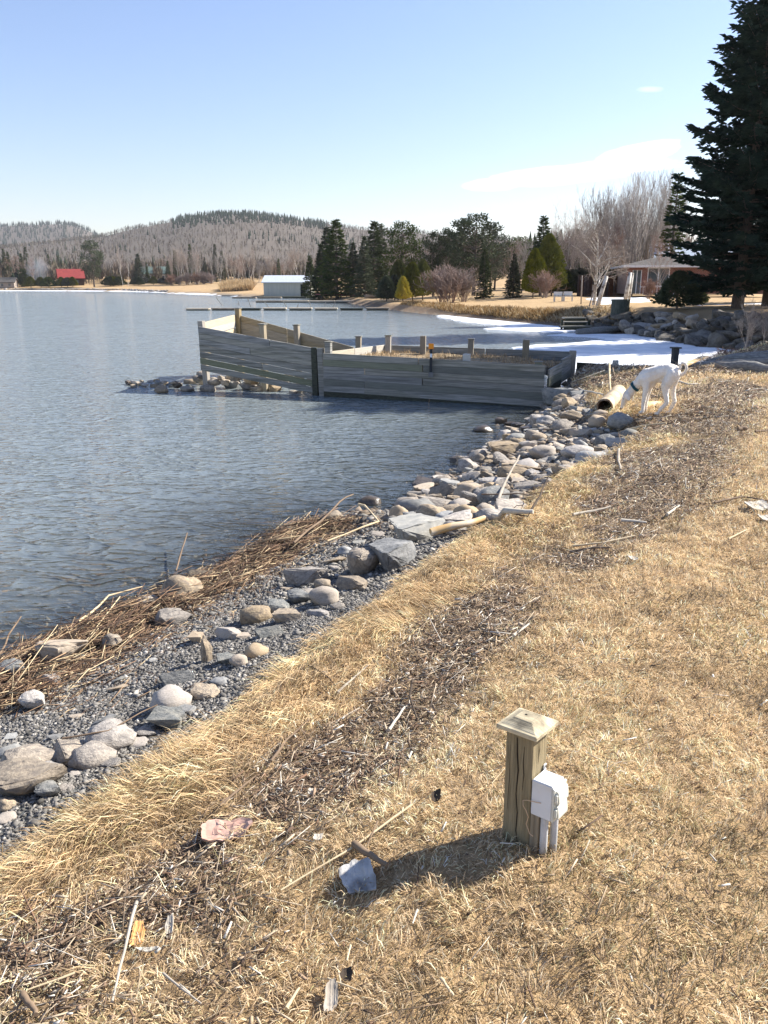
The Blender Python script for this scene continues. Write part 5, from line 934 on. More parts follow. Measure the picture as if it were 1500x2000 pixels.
def bush(h, r, seed, n=5200, ts=.25, shape='cone', up=.8):
    """dense cedar or juniper: upright sprays in lumps over the crown's volume"""
    g = np.random.default_rng(seed); q = g.random(n)**.9; a = g.uniform(0, 6.283, n)
    lobes = 1+.18*np.sin(a*3+seed)+.14*np.sin(a*7+q*9+seed*2)+.2*(vnoise(a*2.2, q*7, 1, seed)-.5)
    prof = (1-q)**.6*(np.minimum(q/.12, 1)**.5) if shape == 'cone' else np.sqrt(np.maximum(0, 1-(q*2-1)**2))*(1 if shape == 'ball' else 1)*.95+.05
    rr = r*prof*lobes*(.55+.45*g.random(n)**.5); P0 = np.stack([np.cos(a)*rr, np.sin(a)*rr, .12*h+q*h*.88], 1)
    D = np.stack([np.cos(a)*.7+g.normal(0, .3, n), np.sin(a)*.7+g.normal(0, .3, n), up+g.normal(0, .35, n)], 1); D /= np.linalg.norm(D, axis=1)[:, None]
    crown = tufts(P0, D, ts*g.uniform(.6, 1.4, n), ts*g.uniform(.2, .4, n)); zs = [-.2, h*.3, h*.85]
    R0 = .03+h*.015; trunk = seg_prisms([(0, 0, zs[0]), (0, 0, zs[1]), (0, 0, h*.1), (0, 0, h*.1), (0, 0, h*.15)], [(0, 0, zs[1]), (0, 0, zs[2]), (r*.4, 0, h*.5), (-r*.35, r*.2, h*.5), (0, -r*.4, h*.5)], [R0, R0*.8, R0*.6, R0*.6, R0*.6], [R0*.8, R0*.2, R0*.2, R0*.2, R0*.2], 6)
    return trunk, crown
def bare(h, seed, spread=.5, up=.55, levels=4, nb=(7, 5, 4, 3), r0=None, stems=1, base=.25, twig_r=.012, zig=.16, droop=0.):
    """leafless tree by recursive branching: trunk and limbs / twigs"""
    g = np.random.default_rng(seed); big, fine = [], []; r0 = r0 or h*.011+.02
    def grow(p, d, L, r, lv):
        n = 5 if lv == 0 else 4 if lv == 1 else 3; pts = [np.array(p, float)]; d = np.array(d, float)
        for k in range(n):
            d = d+g.normal(0, zig*(.5 if lv == 0 else 1), 3)+np.array([0, 0, (.12*up if lv < 3 else .1*up)-droop*(lv > 1)]); d /= np.linalg.norm(d); pts.append(pts[-1]+d*L/n)
        rs = [max(twig_r, r*(1-.72*k/n)) for k in range(n+1)]; tgt = big if lv <= 1 else fine
        for k in range(n): tgt.append((pts[k], pts[k+1], rs[k], rs[k+1]))
        if lv >= levels: return
        for j in range(nb[lv]):
            s = g.uniform(base if lv == 0 else .15, 1.) if lv else base+(1-base)*(j+g.random())/nb[lv]
            k = min(n-1, int(s*n)); fq = s*n-k; q = pts[k]*(1-fq)+pts[k+1]*fq; dd = pts[k+1]-pts[k]; dd /= np.linalg.norm(dd)
            o = g.normal(0, 1, 3); o -= dd*o.dot(dd); o /= np.linalg.norm(o); nd = dd*(1-spread*.5)+o*spread+np.array([0, 0, up*.35]); nd /= np.linalg.norm(nd)
            grow(q, nd, L*(.62 if lv == 0 else .58)*g.uniform(.7, 1.1)*(1.15-.55*s if lv == 0 else 1), max(twig_r, rs[k]*.55), lv+1)
    for s in range(stems):
        a = g.uniform(0, 6.28); t_ = 0 if stems == 1 else g.uniform(.05, .38); grow((math.cos(a)*.15*(stems > 1), math.sin(a)*.15*(stems > 1), -.2), (math.cos(a)*t_, math.sin(a)*t_, 1), h*g.uniform(.8, 1.) if stems > 1 else h, r0, 0)
    mk_ = lambda L, n_: seg_prisms([q[0] for q in L], [q[1] for q in L], [q[2] for q in L], [q[3] for q in L], n_)
    return mk_(big, 6), mk_(fine, 3)
def proto(gen, tm, cm, tn='trunk', cn='crown', smooth=False):
    (tv, tf), (cv, cf) = gen; a = mesh_np(tn, tv, tf, tm, None, True); b = mesh_np(cn, cv, cf, cm); return (a, b, tn, cn)
def proto_h(pr):
    z = [0.]
    for me in pr[:2]:
        a = np.empty(len(me.vertices)*3, np.float32); me.vertices.foreach_get('co', a); z.append(float(np.percentile(a[2::3], 98.5)))
    return max(z)
_PH = {}
def plant_tree(pr, name, label, x, y, h=1., wx=1., rz=None, group=None, cat='tree', z=None, lean=(0, 0)):
    t = empty(name, (x, y, (gz(x, y) if z is None else z)-.05), 0, label, cat, group); t.rotation_euler = (lean[0], lean[1], rnd.uniform(0, 6.28) if rz is None else rz); t.scale = (h*wx, h*wx, h)
    link(pr[2], pr[0], t); link(pr[3], pr[1], t); return t
def tree_px(pr, ph, name, label, u, vtop, D, wx=1., group=None, cat='tree', z=None, lean=(0, 0), rz=None):
    ph = _PH.setdefault(pr[1].name, proto_h(pr))
    x, y, _ = PD(u, 556, D); zt = PD(u, vtop, D)[2]; g = gz(x, y) if z is None else z; return plant_tree(pr, name, label, x, y, max(.05, (zt-g)/ph), wx, rz, group, cat, z, lean)
SPA = proto(conifer(14, 2.9, .8, .42, 7, .42, .42, 21, power=.92, gap=.18), M_bark, M_needle); SPB = proto(conifer(14, 2.7, .5, .40, 7, .42, .40, 22, power=1., droop=-.25, gap=.18), M_bark, M_needle); SPC = proto(conifer(14, 1.5, .6, .42, 6, .36, .34, 23, power=.8, droop=-.3, curve=.1), M_bark, M_needle)
PNA = proto(pine(14, 4.6, 3.2, 31, 110), M_bark, M_needle); PNB = proto(pine(14, 4.2, 4.5, 32, 80, per=40), M_bark, M_needle)
CDA = proto(bush(6, 2.3, 41), M_bark, M_needle_y); CDB = proto(bush(6, 2.0, 42, shape='cone', n=4600), M_bark, M_needle); CDG = proto(bush(3, 1.05, 43, n=2600, ts=.2, shape='cone', up=.6), M_bark, M_needle_gold); CDR = proto(bush(3, 1.5, 44, n=2600, ts=.24, shape='cone', up=.3), M_bark, M_needle)
BRA = proto(bare(12, 51, spread=.55, up=.9, nb=(13, 6, 5, 3), twig_r=.011), M_bark_pale, M_twig); BRB = proto(bare(12, 52, spread=.42, up=1.2, nb=(13, 6, 5, 3), stems=2, twig_r=.011), M_bark_pale, M_twig); BRC = proto(bare(12, 53, spread=.7, up=.6, nb=(14, 6, 4, 3), twig_r=.011), M_bark_pale, M_twig_red)
BUP = proto(bare(12, 57, spread=.34, up=1.5, nb=(10, 5, 4, 2), stems=5, base=.12, twig_r=.012, levels=3), M_bark_pale, M_twig)
BIA = proto(bare(12, 54, spread=.4, up=1., nb=(10, 5, 4, 2), twig_r=.012, base=.35, r0=.13), M_birch, M_twig); BIB = proto(bare(12, 55, spread=.4, up=1., nb=(9, 5, 4, 2), stems=3, twig_r=.012, base=.35, r0=.12), M_birch, M_twig)
BIG = proto(bare(8, 58, spread=.75, up=.5, nb=(15, 7, 5, 3), twig_r=.009, base=.2, r0=.22, droop=.12), M_birch, M_twig); SHB = proto(bare(3, 56, spread=.55, up=.7, nb=(7, 5, 4, 3), stems=11, base=.1, twig_r=.010, r0=.03, levels=3), M_twig_red, M_twig_red, 'stems', 'twigs')

# the two great spruces at the right
bs = proto(conifer(17, 3.9, 1.2, .42, 8, .19, .27, 61, droop=-.14, curve=.14, power=.72, gap=.10, tufts_per=4, density=1.05, tipup=.06), M_bark, M_spruce)
x, y = P(1440, 600, .52); plant_tree(bs, 'spruce_tree', 'tallest dark spruce, its thick trunk rising behind the boulder bank', x, y, 1., 1., .3)
x, y = P(1496, 598, .52); plant_tree(bs, 'spruce_tree', 'second dark spruce cut off by the right edge of the picture', x+.3, y+.5, 1.28, .8, 2.1)
plant_tree(bs, 'spruce_tree', 'dark spruce mostly hidden behind the two great ones', 27.5, 55, 1.1, 1., 4.)
plant_tree(bs, 'spruce_tree', 'dark spruce standing beyond the right edge, shading the boulder bank', 25.5, 36.5, 1.15, .95, 1.); plant_tree(bs, 'spruce_tree', 'dark spruce beyond the right edge, shading the drift logs', 20.2, 23.9, 1.0, 1.35, 5.)
x, y = P(1322, 600, .5); plant_tree(CDR, 'low_evergreen', 'low dark evergreen with bare lower stems left of the spruce trunks', x, y, .62, 1.25, cat='shrub')
x, y = P(1368, 596, .5); plant_tree(CDR, 'low_evergreen', 'low dark evergreen close beside the great spruce trunk', x, y+1, .4, 1.2, cat='shrub')
x, y = P(1462, 640, .3); plant_tree(BRA, 'sapling', 'thin bare sapling growing out of the boulder bank', x, y, .12, .8, cat='tree'); x, y = P(1492, 660, .0); plant_tree(BRC, 'sapling', 'bent bare sapling at the right edge of the boulder bank', x, y, .08, 1., cat='tree')
x, y = P(1420, 700, -.6); plant_tree(SHB, 'brush_tangle', 'tangle of dark bare brush lying on the ice at the right', x, y, .16, 2.2, cat='brush'); x, y = P(1385, 698, -.6); plant_tree(SHB, 'brush_tangle', 'smaller tangle of dark brush left of the other on the ice', x, y, .11, 2.4, cat='brush')
# mid distance, across the small bay: spruces left of centre
GS = 'dark spruces behind the boathouse lawn'
for u, vt, D, pr, wx, lb in ((628, 478, 128, SPB, 1., 'leftmost dark spruce beside the boathouse'), (640, 446, 134, SPA, .95, 'slim spruce with a thin top rising behind its neighbour'), (658, 431, 124, SPA, 1.12, 'tallest broad spruce right of the boathouse'), (690, 475, 126, SPB, 1.1, 'shorter dark spruce between the two tall ones'), (712, 463, 118, SPB, 1., 'green spruce in front of the twin-topped ones'), (731, 434, 124, SPA, .95, 'left of the twin-topped tall spruces'), (743, 438, 127, SPC, 1.4, 'right of the twin-topped tall spruces, with a thin tip'), (606, 500, 150, SPB, 1., 'small spruce half hidden behind the boathouse roof')):
    tree_px(pr, 14, 'spruce_tree', lb, u, vt, D, wx*1.28, GS)
for u, vt, D, pr, ph, wx, nm, lb in ((787, 436, 112, PNA, 14, .95, 'pine_tree', 'round-topped thin pine right of the dark spruces'), (846, 455, 104, PNB, 14, .75, 'pine_tree', 'dark narrow pine left of the big round pine'), (925, 421, 100, PNA, 14, 1.15, 'pine_tree', 'big broad round-topped pine at the middle of the tree line'), (902, 432, 104, PNB, 14, .9, 'pine_tree', 'pine forming the left shoulder of the big round pine'), (958, 440, 106, PNB, 14, .85, 'pine_tree', 'pine forming the right shoulder of the big round pine'), (872, 448, 112, PNA, 14, .7, 'pine_tree', 'pine showing between the narrow and the big round pine'),
        (1056, 424, 92, SPA, 14, 1.25, 'spruce_tree', 'dark pointed spruce rising behind the big yellow-green cedar'), (1003, 496, 84, SPB, 14, 1.3, 'spruce_tree', 'small bushy green spruce in front of the tree line'), (945, 486, 86, SPB, 14, 1.2, 'spruce_tree', 'bushy spruce left of the small green spruce'), (1068, 458, 86, CDA, 6, .85, 'cedar_tree', 'big yellow-green cedar below the pointed spruce'), (1042, 486, 82, CDA, 6, .8, 'cedar_tree', 'darker cedar left of the big yellow-green one'),
        (806, 512, 90, CDA, 6, 1.0, 'cedar_tree', 'yellow-green cedar right of the golden shrub'), (778, 508, 96, CDA, 6, .95, 'cedar_tree', 'cedar behind the golden shrub'), (826, 507, 92, CDA, 6, .9, 'cedar_tree', 'green cedar at the left of the bare reddish bush'), (755, 540, 92, CDR, 3, 1., 'cedar_shrub', 'low round dark shrub left of the golden shrub'), (771, 538, 93, CDR, 3, .9, 'cedar_shrub', 'low round dark shrub just behind the golden shrub'), (787, 540, 88, CDG, 3, .95, 'golden_shrub', 'small bright golden shrub on the lawn edge'),
        (880, 520, 80, SHB, 3, 1.7, 'bare_bush', 'wide reddish leafless bush at the middle of the lawn edge'), (862, 528, 82, SHB, 3, 1.5, 'bare_bush', 'left flank of the wide reddish leafless bush'), (1065, 530, 80, SHB, 3, 1.5, 'bare_bush', 'greyish leafless bush in front of the dark hedge'), (905, 530, 81, SHB, 3, 1.4, 'bare_bush', 'right flank of the wide reddish leafless bush')):
    tree_px(pr, ph, nm, lb, u, vt, D, wx, 'trees across the small bay', 'tree' if 'tree' in nm else 'shrub')
for i, u in enumerate((1078, 1092, 1104, 1118, 1132, 1146, 1160, 1176, 1190, 1202)): tree_px(CDB, 6, 'hedge_shrub', 'one of the dark evergreens forming the hedge behind the birch', u, 526+rnd.uniform(-8, 3), 88, 1.5, 'dark evergreens forming the hedge', 'shrub')
for u, vt, D, pr, wx, lb in ((1088, 420, 96, BIA, .8, 'slender pale birch at the left of the bare trees'), (1112, 405, 110, BRA, .9, 'bare tree with grey twigs behind the slender birch'), (1130, 425, 96, BRA, .9, 'low bare tree left of the white birch'), (1150, 400, 115, BRB, 1., 'bare tree behind the white birch'), (1180, 375, 105, BRB, 1., 'tall bare tree right of the white birch'), (1195, 385, 95, BUP, .9, 'many-stemmed bare tree behind the house roof'),
        (1230, 336, 92, BUP, 1.05, 'tallest bare tree with upswept branches above the house'), (1262, 340, 96, BUP, .95, 'bare tree with upswept branches next to the tallest one'), (1285, 350, 99, BRB, .9, 'bare tree just left of the pale spruce'), (1215, 360, 110, BUP, 1., 'bare tree between the two tall clumps'), (1020, 462, 120, BRA, 1., 'bare tree showing between pine and spruce'), (988, 470, 125, BRC, 1., 'small bare tree behind the right shoulder of the pine'), (822, 458, 120, BRA, .9, 'bare tree behind the round-topped thin pine'), (840, 470, 125, BRC, .9, 'bare tree behind the narrow pine'), (1100, 450, 88, BRC, 1., 'reddish bare tree behind the hedge'), (1170, 440, 90, BRC, 1., 'reddish bare tree above the hedge right of the birch'), (1140, 465, 90, BRC, 1., 'reddish bare tree tangled behind the white birch')):
    tree_px(pr, 12, 'birch_tree' if pr is BIA else 'bare_tree', lb, u, vt, D, wx, 'leafless trees behind the hedge')
tree_px(SPC, 14, 'spruce_tree', 'pale thin spruce between the bare trees and the great spruce', 1306, 340, 88, 1.3, None); tree_px(SPB, 14, 'spruce_tree', 'dark spruce low behind the bare trees', 1120, 450, 125, 1., None); tree_px(SPB, 14, 'spruce_tree', 'dark spruce behind the roof of the house', 1255, 440, 118, 1.2, None); tree_px(SPB, 14, 'spruce_tree', 'dark spruce tip left of the slender birch', 1080, 455, 118, 1., None)
tree_px(BRC, 12, 'bare_tree', 'thin bare tree in front of the brick house windows', 1292, 455, 68, .8); tree_px(SHB, 3, 'bare_bush', 'bare bush under the windows of the brick house', 1268, 545, 70, 1.2, None, 'shrub')
tree_px(BIG, 8, 'birch_tree', 'white-trunked birch standing on the lawn with spreading twigs', 1162, 432, 62, 1.05)
for i in range(46):                                  # backing wood behind the lawn trees
    u = rnd.uniform(740, 1330); D = rnd.uniform(128, 165); pr, ph = rnd.choice(((BRA, 12), (PNA, 14), (SPA, 14), (SPB, 14), (BRC, 12))) if u < 1090 else rnd.choice(((BRA, 12), (BRB, 12), (BRC, 12), (SPB, 14)))
    tree_px(pr, ph, 'wood_tree', 'one of the half-hidden trees closing the view behind the lawn', u, rnd.uniform(462, 500)-(30 if u > 1080 else 0), D, 1.15, 'half-hidden trees behind the lawn')
#@@PART6
# ------------------------------------------------------------------ lawn furniture and things across the bay
_c = [(abs(gz(*P_[:2])-P_[2]), P_) for P_ in (PD(1210, 617, D_) for D_ in np.arange(36, 56, .25))]; x, y, _z = min(_c)[1]; RING = (x, y); print('ring', x, y, _z); wl = empty('concrete_well_ring', (x, y, _z-.1), 0, 'dark round concrete ring standing on the bank across the bay', 'well ring')
N = 28; RS = y/38.; zt = .82*RS
def ringmesh(r0, r1, z0, z1, N=28):
    v = [(r*math.cos(2*math.pi*k/N), r*math.sin(2*math.pi*k/N), z) for r, z in ((r1, z0), (r1, z1), (r0, z1), (r0, z0)) for k in range(N)]
    return MB().add(v, [(j*N+k, j*N+(k+1) % N, ((j+1) % 4)*N+(k+1) % N, ((j+1) % 4)*N+k) for j in range(4) for k in range(N)])
M_conc = mat('dark_concrete', (.055, .065, .055), (.11, .12, .10), 4, .9, .3, stretch=(3, 3, 1)); o = ringmesh(.34*RS, .41*RS, 0, zt).build('ring_wall', M_conc, wl, bevel=.01); o.data.shade_smooth(); o.data.set_sharp_from_angle(angle=R(40)); ringmesh(.345*RS, .425*RS, zt-.07, zt+.012).build('rim', M_conc, wl)
x, y = P(1125, 636, -.5); st = empty('timber_steps', (x, y, -.75), .1, 'dark timber landing with two board steps at the edge of the ice across the bay', 'steps')
for k in range(3): MB().box((.1*k, .5*k, .22+.20*k), (1.6-.2*k, .5, .07)).build('tread', M_timber, st, bevel=.006); MB().box((.1*k, .5*k-.22, .1+.20*k), (1.5-.2*k, .05, .17)).build('riser', M_timber_wet, st)
for sx_ in (-.75, .75): MB().box((sx_, .1, .1), (.1, .1, .9)).build('leg', M_timber_wet, st)
p = Vector((*P(1128, 648, -.6), -.62)); q = Vector((*P(1232, 644, -.6), -.55)); tag(MB().tube([(0, 0, 0), (q-p)*.5+Vector((0, .1, .03)), q-p], [.16, .17, .13], 10).build('beached_log', M_st['log'], None, smooth=True, loc=p), 'long grey log beached between the ice and the concrete ring', 'log')
def leaning(pix, D, w, label, m=M_birch):
    (u0, v0), (u1, v1) = pix; a = Vector(PD(u0, v0, D)); b_ = Vector(PD(u1, v1, D)); a.z = gz(a.x, a.y)-.1; r_ = w*D/FPX/2
    tag(MB().tube([(0, 0, 0), (b_-a)*.5, b_-a], [r_, r_*.95, r_*.85], 10).build('birch_log', m, None, smooth=True, loc=a), label, 'log')
leaning(((1168, 578), (1185, 539)), 61, 8, 'thick birch log standing at a slant right of the birch'); leaning(((1221, 577), (1231, 532)), 61, 8, 'left one of the two birch logs leaning together before the house'); leaning(((1229, 577), (1236, 533)), 61.5, 5, 'thinner white log leaning beside another before the house'); leaning(((1136, 576), (1137, 538)), 64, 2.5, 'thin pale pole standing left of the birch', M_bark_pale)
x, y, _ = PD(1152, 578, 61); bh = empty('bird_house', (x, y, gz(x, y)-.1), 0, 'small wooden bird house on a crooked pole left of the birch trunk', 'bird house')
MB().tube([(0, 0, 0), (.1, 0, .45), (.18, 0, .9), (.28, 0, 1.2)], .05, 7).build('pole', M_bark_pale, bh); MB().box((.3, 0, 1.38), (.26, .24, .38)).build('box', M_bark_pale, bh, bevel=.01); MB().box((.3, 0, 1.59), (.34, .32, .04)).build('roof', M_bark, bh)
M_lawnw = mat('white_garden_paint', (.48, .49, .50), (.58, .58, .58), 4, .6)
for u, lb in ((1091, 'left white garden bench in front of the dark hedge'), (1110, 'right white garden bench in front of the dark hedge')):
    x, y, _ = PD(u, 575, 70); be = empty('garden_bench', (x, y, gz(x, y)), rnd.uniform(-.3, .3), lb, 'bench', 'white benches by the hedge')
    MB().box((0, 0, .42), (.75, .4, .05)).build('seat', M_lawnw, be); MB().box((0, .2, .65), (.75, .04, .32)).build('backrest', M_lawnw, be)
    for sx_ in (-.34, .34):
        for sy_ in (-.16, .16): MB().box((sx_, sy_, .2), (.06, .06, .40)).build('leg', M_lawnw, be)
# dead weeds on the lip of the far lawn
n = 26000; s = rg.random(n); xs = np.interp(s, [0, .25, .6, .8, 1], [1.5, 5.6, 9.2, 10.6, 12]); ys = np.interp(s, [0, .25, .6, .8, 1], [82, 64, 52, 48, 43]); o_ = rg.random(n)*1.9; xs = xs+o_*.8; ys = ys+o_*.75+rg.normal(0, .4, n)
zz = ground(xs, ys); k = (-sdist(xs, ys, LAKE) > .25) & (rg.random(n) < .2+1.2*fbm(xs, ys, .7, 3)); xs, ys, zz = xs[k], ys[k], zz[k]; n = len(xs)
th = rg.uniform(0, 6.28, n); el = rg.uniform(-.1, 1.3, n); D = np.stack([np.cos(th)*np.cos(el), np.sin(th)*np.cos(el), np.sin(el)], 1); V, F = quadfan(np.stack([xs, ys, zz], 1), D, rg.uniform(.12, .4, n)*(.6+.9*vnoise(xs, ys, .8, 2)), rg.uniform(.02, .05, n), .4)
pal = np.array([[.33, .20, .075], [.26, .15, .06], [.42, .29, .13], [.55, .43, .26], [.13, .10, .05]]); C = pal[rg.choice(5, n, p=[.32, .25, .2, .13, .1])]; C = np.where((ys < 50)[:, None] & (rg.random(n) < .5)[:, None], np.array([.58, .46, .29]), C)
tag(link('bank_weeds', mesh_np('bank_weeds', V, F, M_blade, np.repeat(C, 5, 0))), 'rusty dead weeds along the lip of the lawn across the bay', 'weeds', kind='stuff')
# the brick house
M_brick = bpy.data.materials.new('red_brick'); M_brick.use_nodes = True; t = M_brick.node_tree; bt = nn(t, 'ShaderNodeTexBrick'); c_ = t.nodes.new('ShaderNodeTexCoord'); mp = t.nodes.new('ShaderNodeMapping'); mp.inputs['Rotation'].default_value = (R(90), 0, 0); mp.inputs['Scale'].default_value = (4.5, 4.5, 4.5)
t.links.new(c_.outputs['Object'], mp.inputs[0]); t.links.new(mp.outputs[0], bt.inputs['Vector']); bt.inputs['Color1'].default_value = (.19, .055, .033, 1); bt.inputs['Color2'].default_value = (.14, .042, .028, 1); bt.inputs['Mortar'].default_value = (.35, .30, .26, 1); bt.inputs['Mortar Size'].default_value = .015; t.links.new(bt.outputs[0], t.nodes['Principled BSDF'].inputs['Base Color']); t.nodes['Principled BSDF'].inputs['Roughness'].default_value = .9
M_shing = mat('grey_shingles', (.06, .055, .05), (.11, .10, .09), 3, .9, .3); M_metal_roof = mat('pale_metal_roof', (.34, .40, .46), (.44, .49, .54), 1.5, .45, 0, stretch=(8, 1, 1)); M_trim = mat('white_trim', (.62, .63, .64), (.7, .7, .7), 3, .6)
x, y, _ = PD(1221, 572, 80); zb = .74
hs = empty('brick_house', (x, y, zb), R(-8), 'low red brick house with white trim partly hidden by the great spruce', 'house')
W_, Dp, Hh = 15, 8, 2.55
for (a, b_) in ((.0, .55), (1.42, 1.95), (4.0, W_)): MB().box(((a+b_)/2, .1, Hh/2), (b_-a, .2, Hh)).build('wall', M_brick, hs)
MB().box((.98, .1, 2.38), (.86, .2, .34)).build('wall', M_brick, hs); MB().box((.1, Dp/2+.1, Hh/2), (.2, Dp-.2, Hh)).build('wall', M_brick, hs); MB().box((3, .1, .35), (2.1, .2, .7)).build('wall', M_brick, hs)
d_ = MB().box((.98, .12, 1.1), (.86, .06, 2.2)).build('door', M_glass, hs)
for xx in (.57, .98, 1.39): MB().box((xx, .06, 1.1), (.07, .08, 2.2)).build('frame', M_trim, d_)
MB().box((.98, .06, 2.24), (.9, .08, .09)).build('frame', M_trim, d_)
w_ = MB().box((2.97, .14, 1.55), (2.02, .05, 1.65)).build('window', M_glass, hs)
for xx in (1.98, 2.97, 3.96): MB().box((xx, .07, 1.55), (.08, .1, 1.75)).build('frame', M_trim, w_)
for z_ in (.74, 2.4): MB().box((2.97, .07, z_), (2.1, .1, .09)).build('frame', M_trim, w_)
v = [(-.45, -.5, 2.62), (W_+.9, -.5, 2.62), (W_+.9, Dp+.5, 2.62), (-.45, Dp+.5, 2.62), (3.6, Dp/2-.2, 3.55), (W_-3.6, Dp/2-.2, 3.55)]
rf = MB().add(v, [(0, 1, 5, 4), (1, 2, 5), (2, 3, 4, 5), (3, 0, 4), (3, 2, 1, 0)]).build('roof', M_shing, hs); MB().box((W_/2+.2, -.53, 2.54), (W_+1.4, .06, .2)).build('fascia', M_trim, rf); MB().box((-.48, Dp/2-.2, 2.54), (.06, Dp+1.4, .2)).build('fascia', M_trim, rf)
for k in range(6): MB().box((4.2+k*.42, -1.6, .32), (.05, .05, .64)).build('railing_post', M_trim, hs)
MB().box((3.2, -1.6, .66), (4.2, .07, .06)).build('railing', M_trim, hs); 
for k in range(6): MB().box((1.4+k*.42, -1.6, .32), (.05, .05, .64)).build('railing_post', M_trim, hs)
x, y, _ = PD(1279, 505, 97); ub = empty('metal_roofed_building', (x, y, .7), R(-8), 'pale metal-roofed building behind the brick house', 'building')
MB().box((5, 3, 1.9), (10, 6, 3.8)).build('wall', M_trim, ub); rf = MB().add([(-.4, -.4, 3.7), (10.4, -.4, 3.7), (10.4, 3, 5.6), (-.4, 3, 5.6), (10.4, 6.4, 3.7), (-.4, 6.4, 3.7)], [(0, 1, 2, 3), (3, 2, 4, 5), (0, 3, 5), (1, 4, 2), (0, 5, 4, 1)]).build('roof', M_metal_roof, ub)
for xx in (2, 5, 8): MB().box((xx, -.03, 2.2), (1.2, .08, 1.2)).build('window', M_glass, ub)
x, y, _ = PD(1128, 575, 86); fn = empty('board_fence', (x, y, gz(x, y)), R(-4), 'dark red-brown board fence behind the birch tree', 'fence'); M_fence = mat('brown_fence', (.050, .026, .017), (.085, .042, .027), 4, .9, .3, rv=.25)
pm = None
for k in range(34):
    o = MB().box((0, 0, 1.05), (.16, .03, 2.1+rnd.uniform(-.01, .01))).build('board', M_fence, fn, loc=(k*.168, 0, 0)) if pm is None else link('board', pm, fn, (k*.168, rnd.uniform(-.006, .006), 0)); pm = pm or o.data
for k in range(4): MB().box((k*1.85, .08, 1.05), (.1, .1, 2.2)).build('fence_post', M_fence, fn)
# small white shed seen between the trees
x, y, _ = PD(846, 545, 118); sh = empty('white_shed', (x, y, .5), .2, 'small pale shed glimpsed left of the reddish bush', 'shed'); MB().box((0, 0, 1.5), (2.4, 2.4, 3)).build('wall', M_trim, sh); MB().box((0, 0, 3.1), (2.9, 2.9, .2)).build('roof', M_shing, sh); MB().box((.1, -1.22, 1.7), (.7, .06, 1.1)).build('window', M_glass, sh)
# ------------------------------------------------------------------ boathouse, docks and boats
M_wallb = mat('cream_siding', (.42, .42, .36), (.50, .49, .42), 1, .8, 0, stretch=(6, 6, .3)); M_roofb = mat('pale_sheet_roof', (.50, .54, .58), (.60, .63, .66), 1, .5, 0, stretch=(9, 1, 1))
def gable(name, label, cat, x, y, z, w, d, h, rh, yaw, wm, rm, ov=.35, th=.14):
    t = empty(name, (x, y, z), yaw, label, cat); q = MB()
    v = [(-w/2, -d/2, 0), (w/2, -d/2, 0), (w/2, d/2, 0), (-w/2, d/2, 0), (-w/2, -d/2, h), (w/2, -d/2, h), (w/2, d/2, h), (-w/2, d/2, h), (-w/2, 0, h+rh-.03), (w/2, 0, h+rh-.03)]
    q.add(v, [(0, 1, 5, 4), (2, 3, 7, 6), (1, 2, 6, 9, 5), (3, 0, 4, 8, 7), (0, 3, 2, 1)]).build('wall', wm, t)
    e = rh*ov/(d/2); W2 = w/2+ov; v = []
    for zz in (0, th): v += [(-W2, -d/2-ov, h-e+zz), (W2, -d/2-ov, h-e+zz), (W2, 0, h+rh+zz), (-W2, 0, h+rh+zz), (W2, d/2+ov, h-e+zz), (-W2, d/2+ov, h-e+zz)]
    r_ = MB().add(v, [(3, 2, 1, 0), (5, 4, 2, 3), (6, 7, 8, 9), (9, 8, 10, 11), (0, 1, 7, 6), (1, 2, 8, 7), (2, 4, 10, 8), (4, 5, 11, 10), (5, 3, 9, 11), (3, 0, 6, 9)]).build('roof', rm, t); return t
x, y, _ = PD(561, 580, 164); bt_ = gable('boathouse', 'low cream boathouse with a pale metal roof and a dark doorway', 'boathouse', x+.2, y+2.2, WATER+.12, 9.3, 4.6, 2.75, 1.15, R(-7), M_wallb, M_roofb)
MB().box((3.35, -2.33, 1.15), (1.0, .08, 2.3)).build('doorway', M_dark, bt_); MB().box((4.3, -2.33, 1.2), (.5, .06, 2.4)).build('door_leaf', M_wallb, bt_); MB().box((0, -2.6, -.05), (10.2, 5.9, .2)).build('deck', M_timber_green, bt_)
M_dock = mat('dock_wood', (.16, .13, .10), (.30, .25, .19), 2, .9, .3); M_dockp = mat('pale_dock_wood', (.38, .32, .24), (.50, .43, .33), 2, .85, .3)
def dock(name, label, pix, D, wid, thick, mts, gap=.25, skirt=True):
    (u0, v0), (u1, v1) = pix; a = Vector(PD(u0, v0, D)); b_ = Vector(PD(u1, v1, D)); t = empty(name, (a.x, a.y, WATER), 0, label, 'dock'); L = b_.x-a.x; n = len(mts); s = L/n
    for k in range(n):
        MB().box((s*(k+.5), 0, .16+rnd.uniform(-.02, .05)), (s-gap, wid, thick)).build('deck_section', mts[k], t, bevel=.01)
        MB().box((s*(k+.5), 0, .03), (s-gap*1.6, wid*.85, .16)).build('float', M_timber_wet, t)
    return t
dk = dock('floating_dock', 'long line of low floating dock sections with leaning steel pipes, beyond the cribs', ((362, 603), (762, 603)), 78, 1.1, .12, [M_dockp, M_dock, M_timber_wet, M_dockp, M_dockp, M_dockp, M_timber_wet, M_dock])
for u, v0, v1, du in ((434, 597, 580, -12), (468, 598, 588, -3), (490, 600, 583, -6), (525, 600, 590, -8), (560, 600, 588, -7), (607, 600, 588, -3), (632, 600, 590, 4), (650, 600, 590, 5), (686, 600, 593, 1), (580, 601, 594, 3)):
    a = Vector(PD(u, v0, 78)); b_ = Vector(PD(u+du, v1, 78)); o = MB().tube([a-dk.location, b_-dk.location], .035, 6).build('pipe', M_timber, dk)
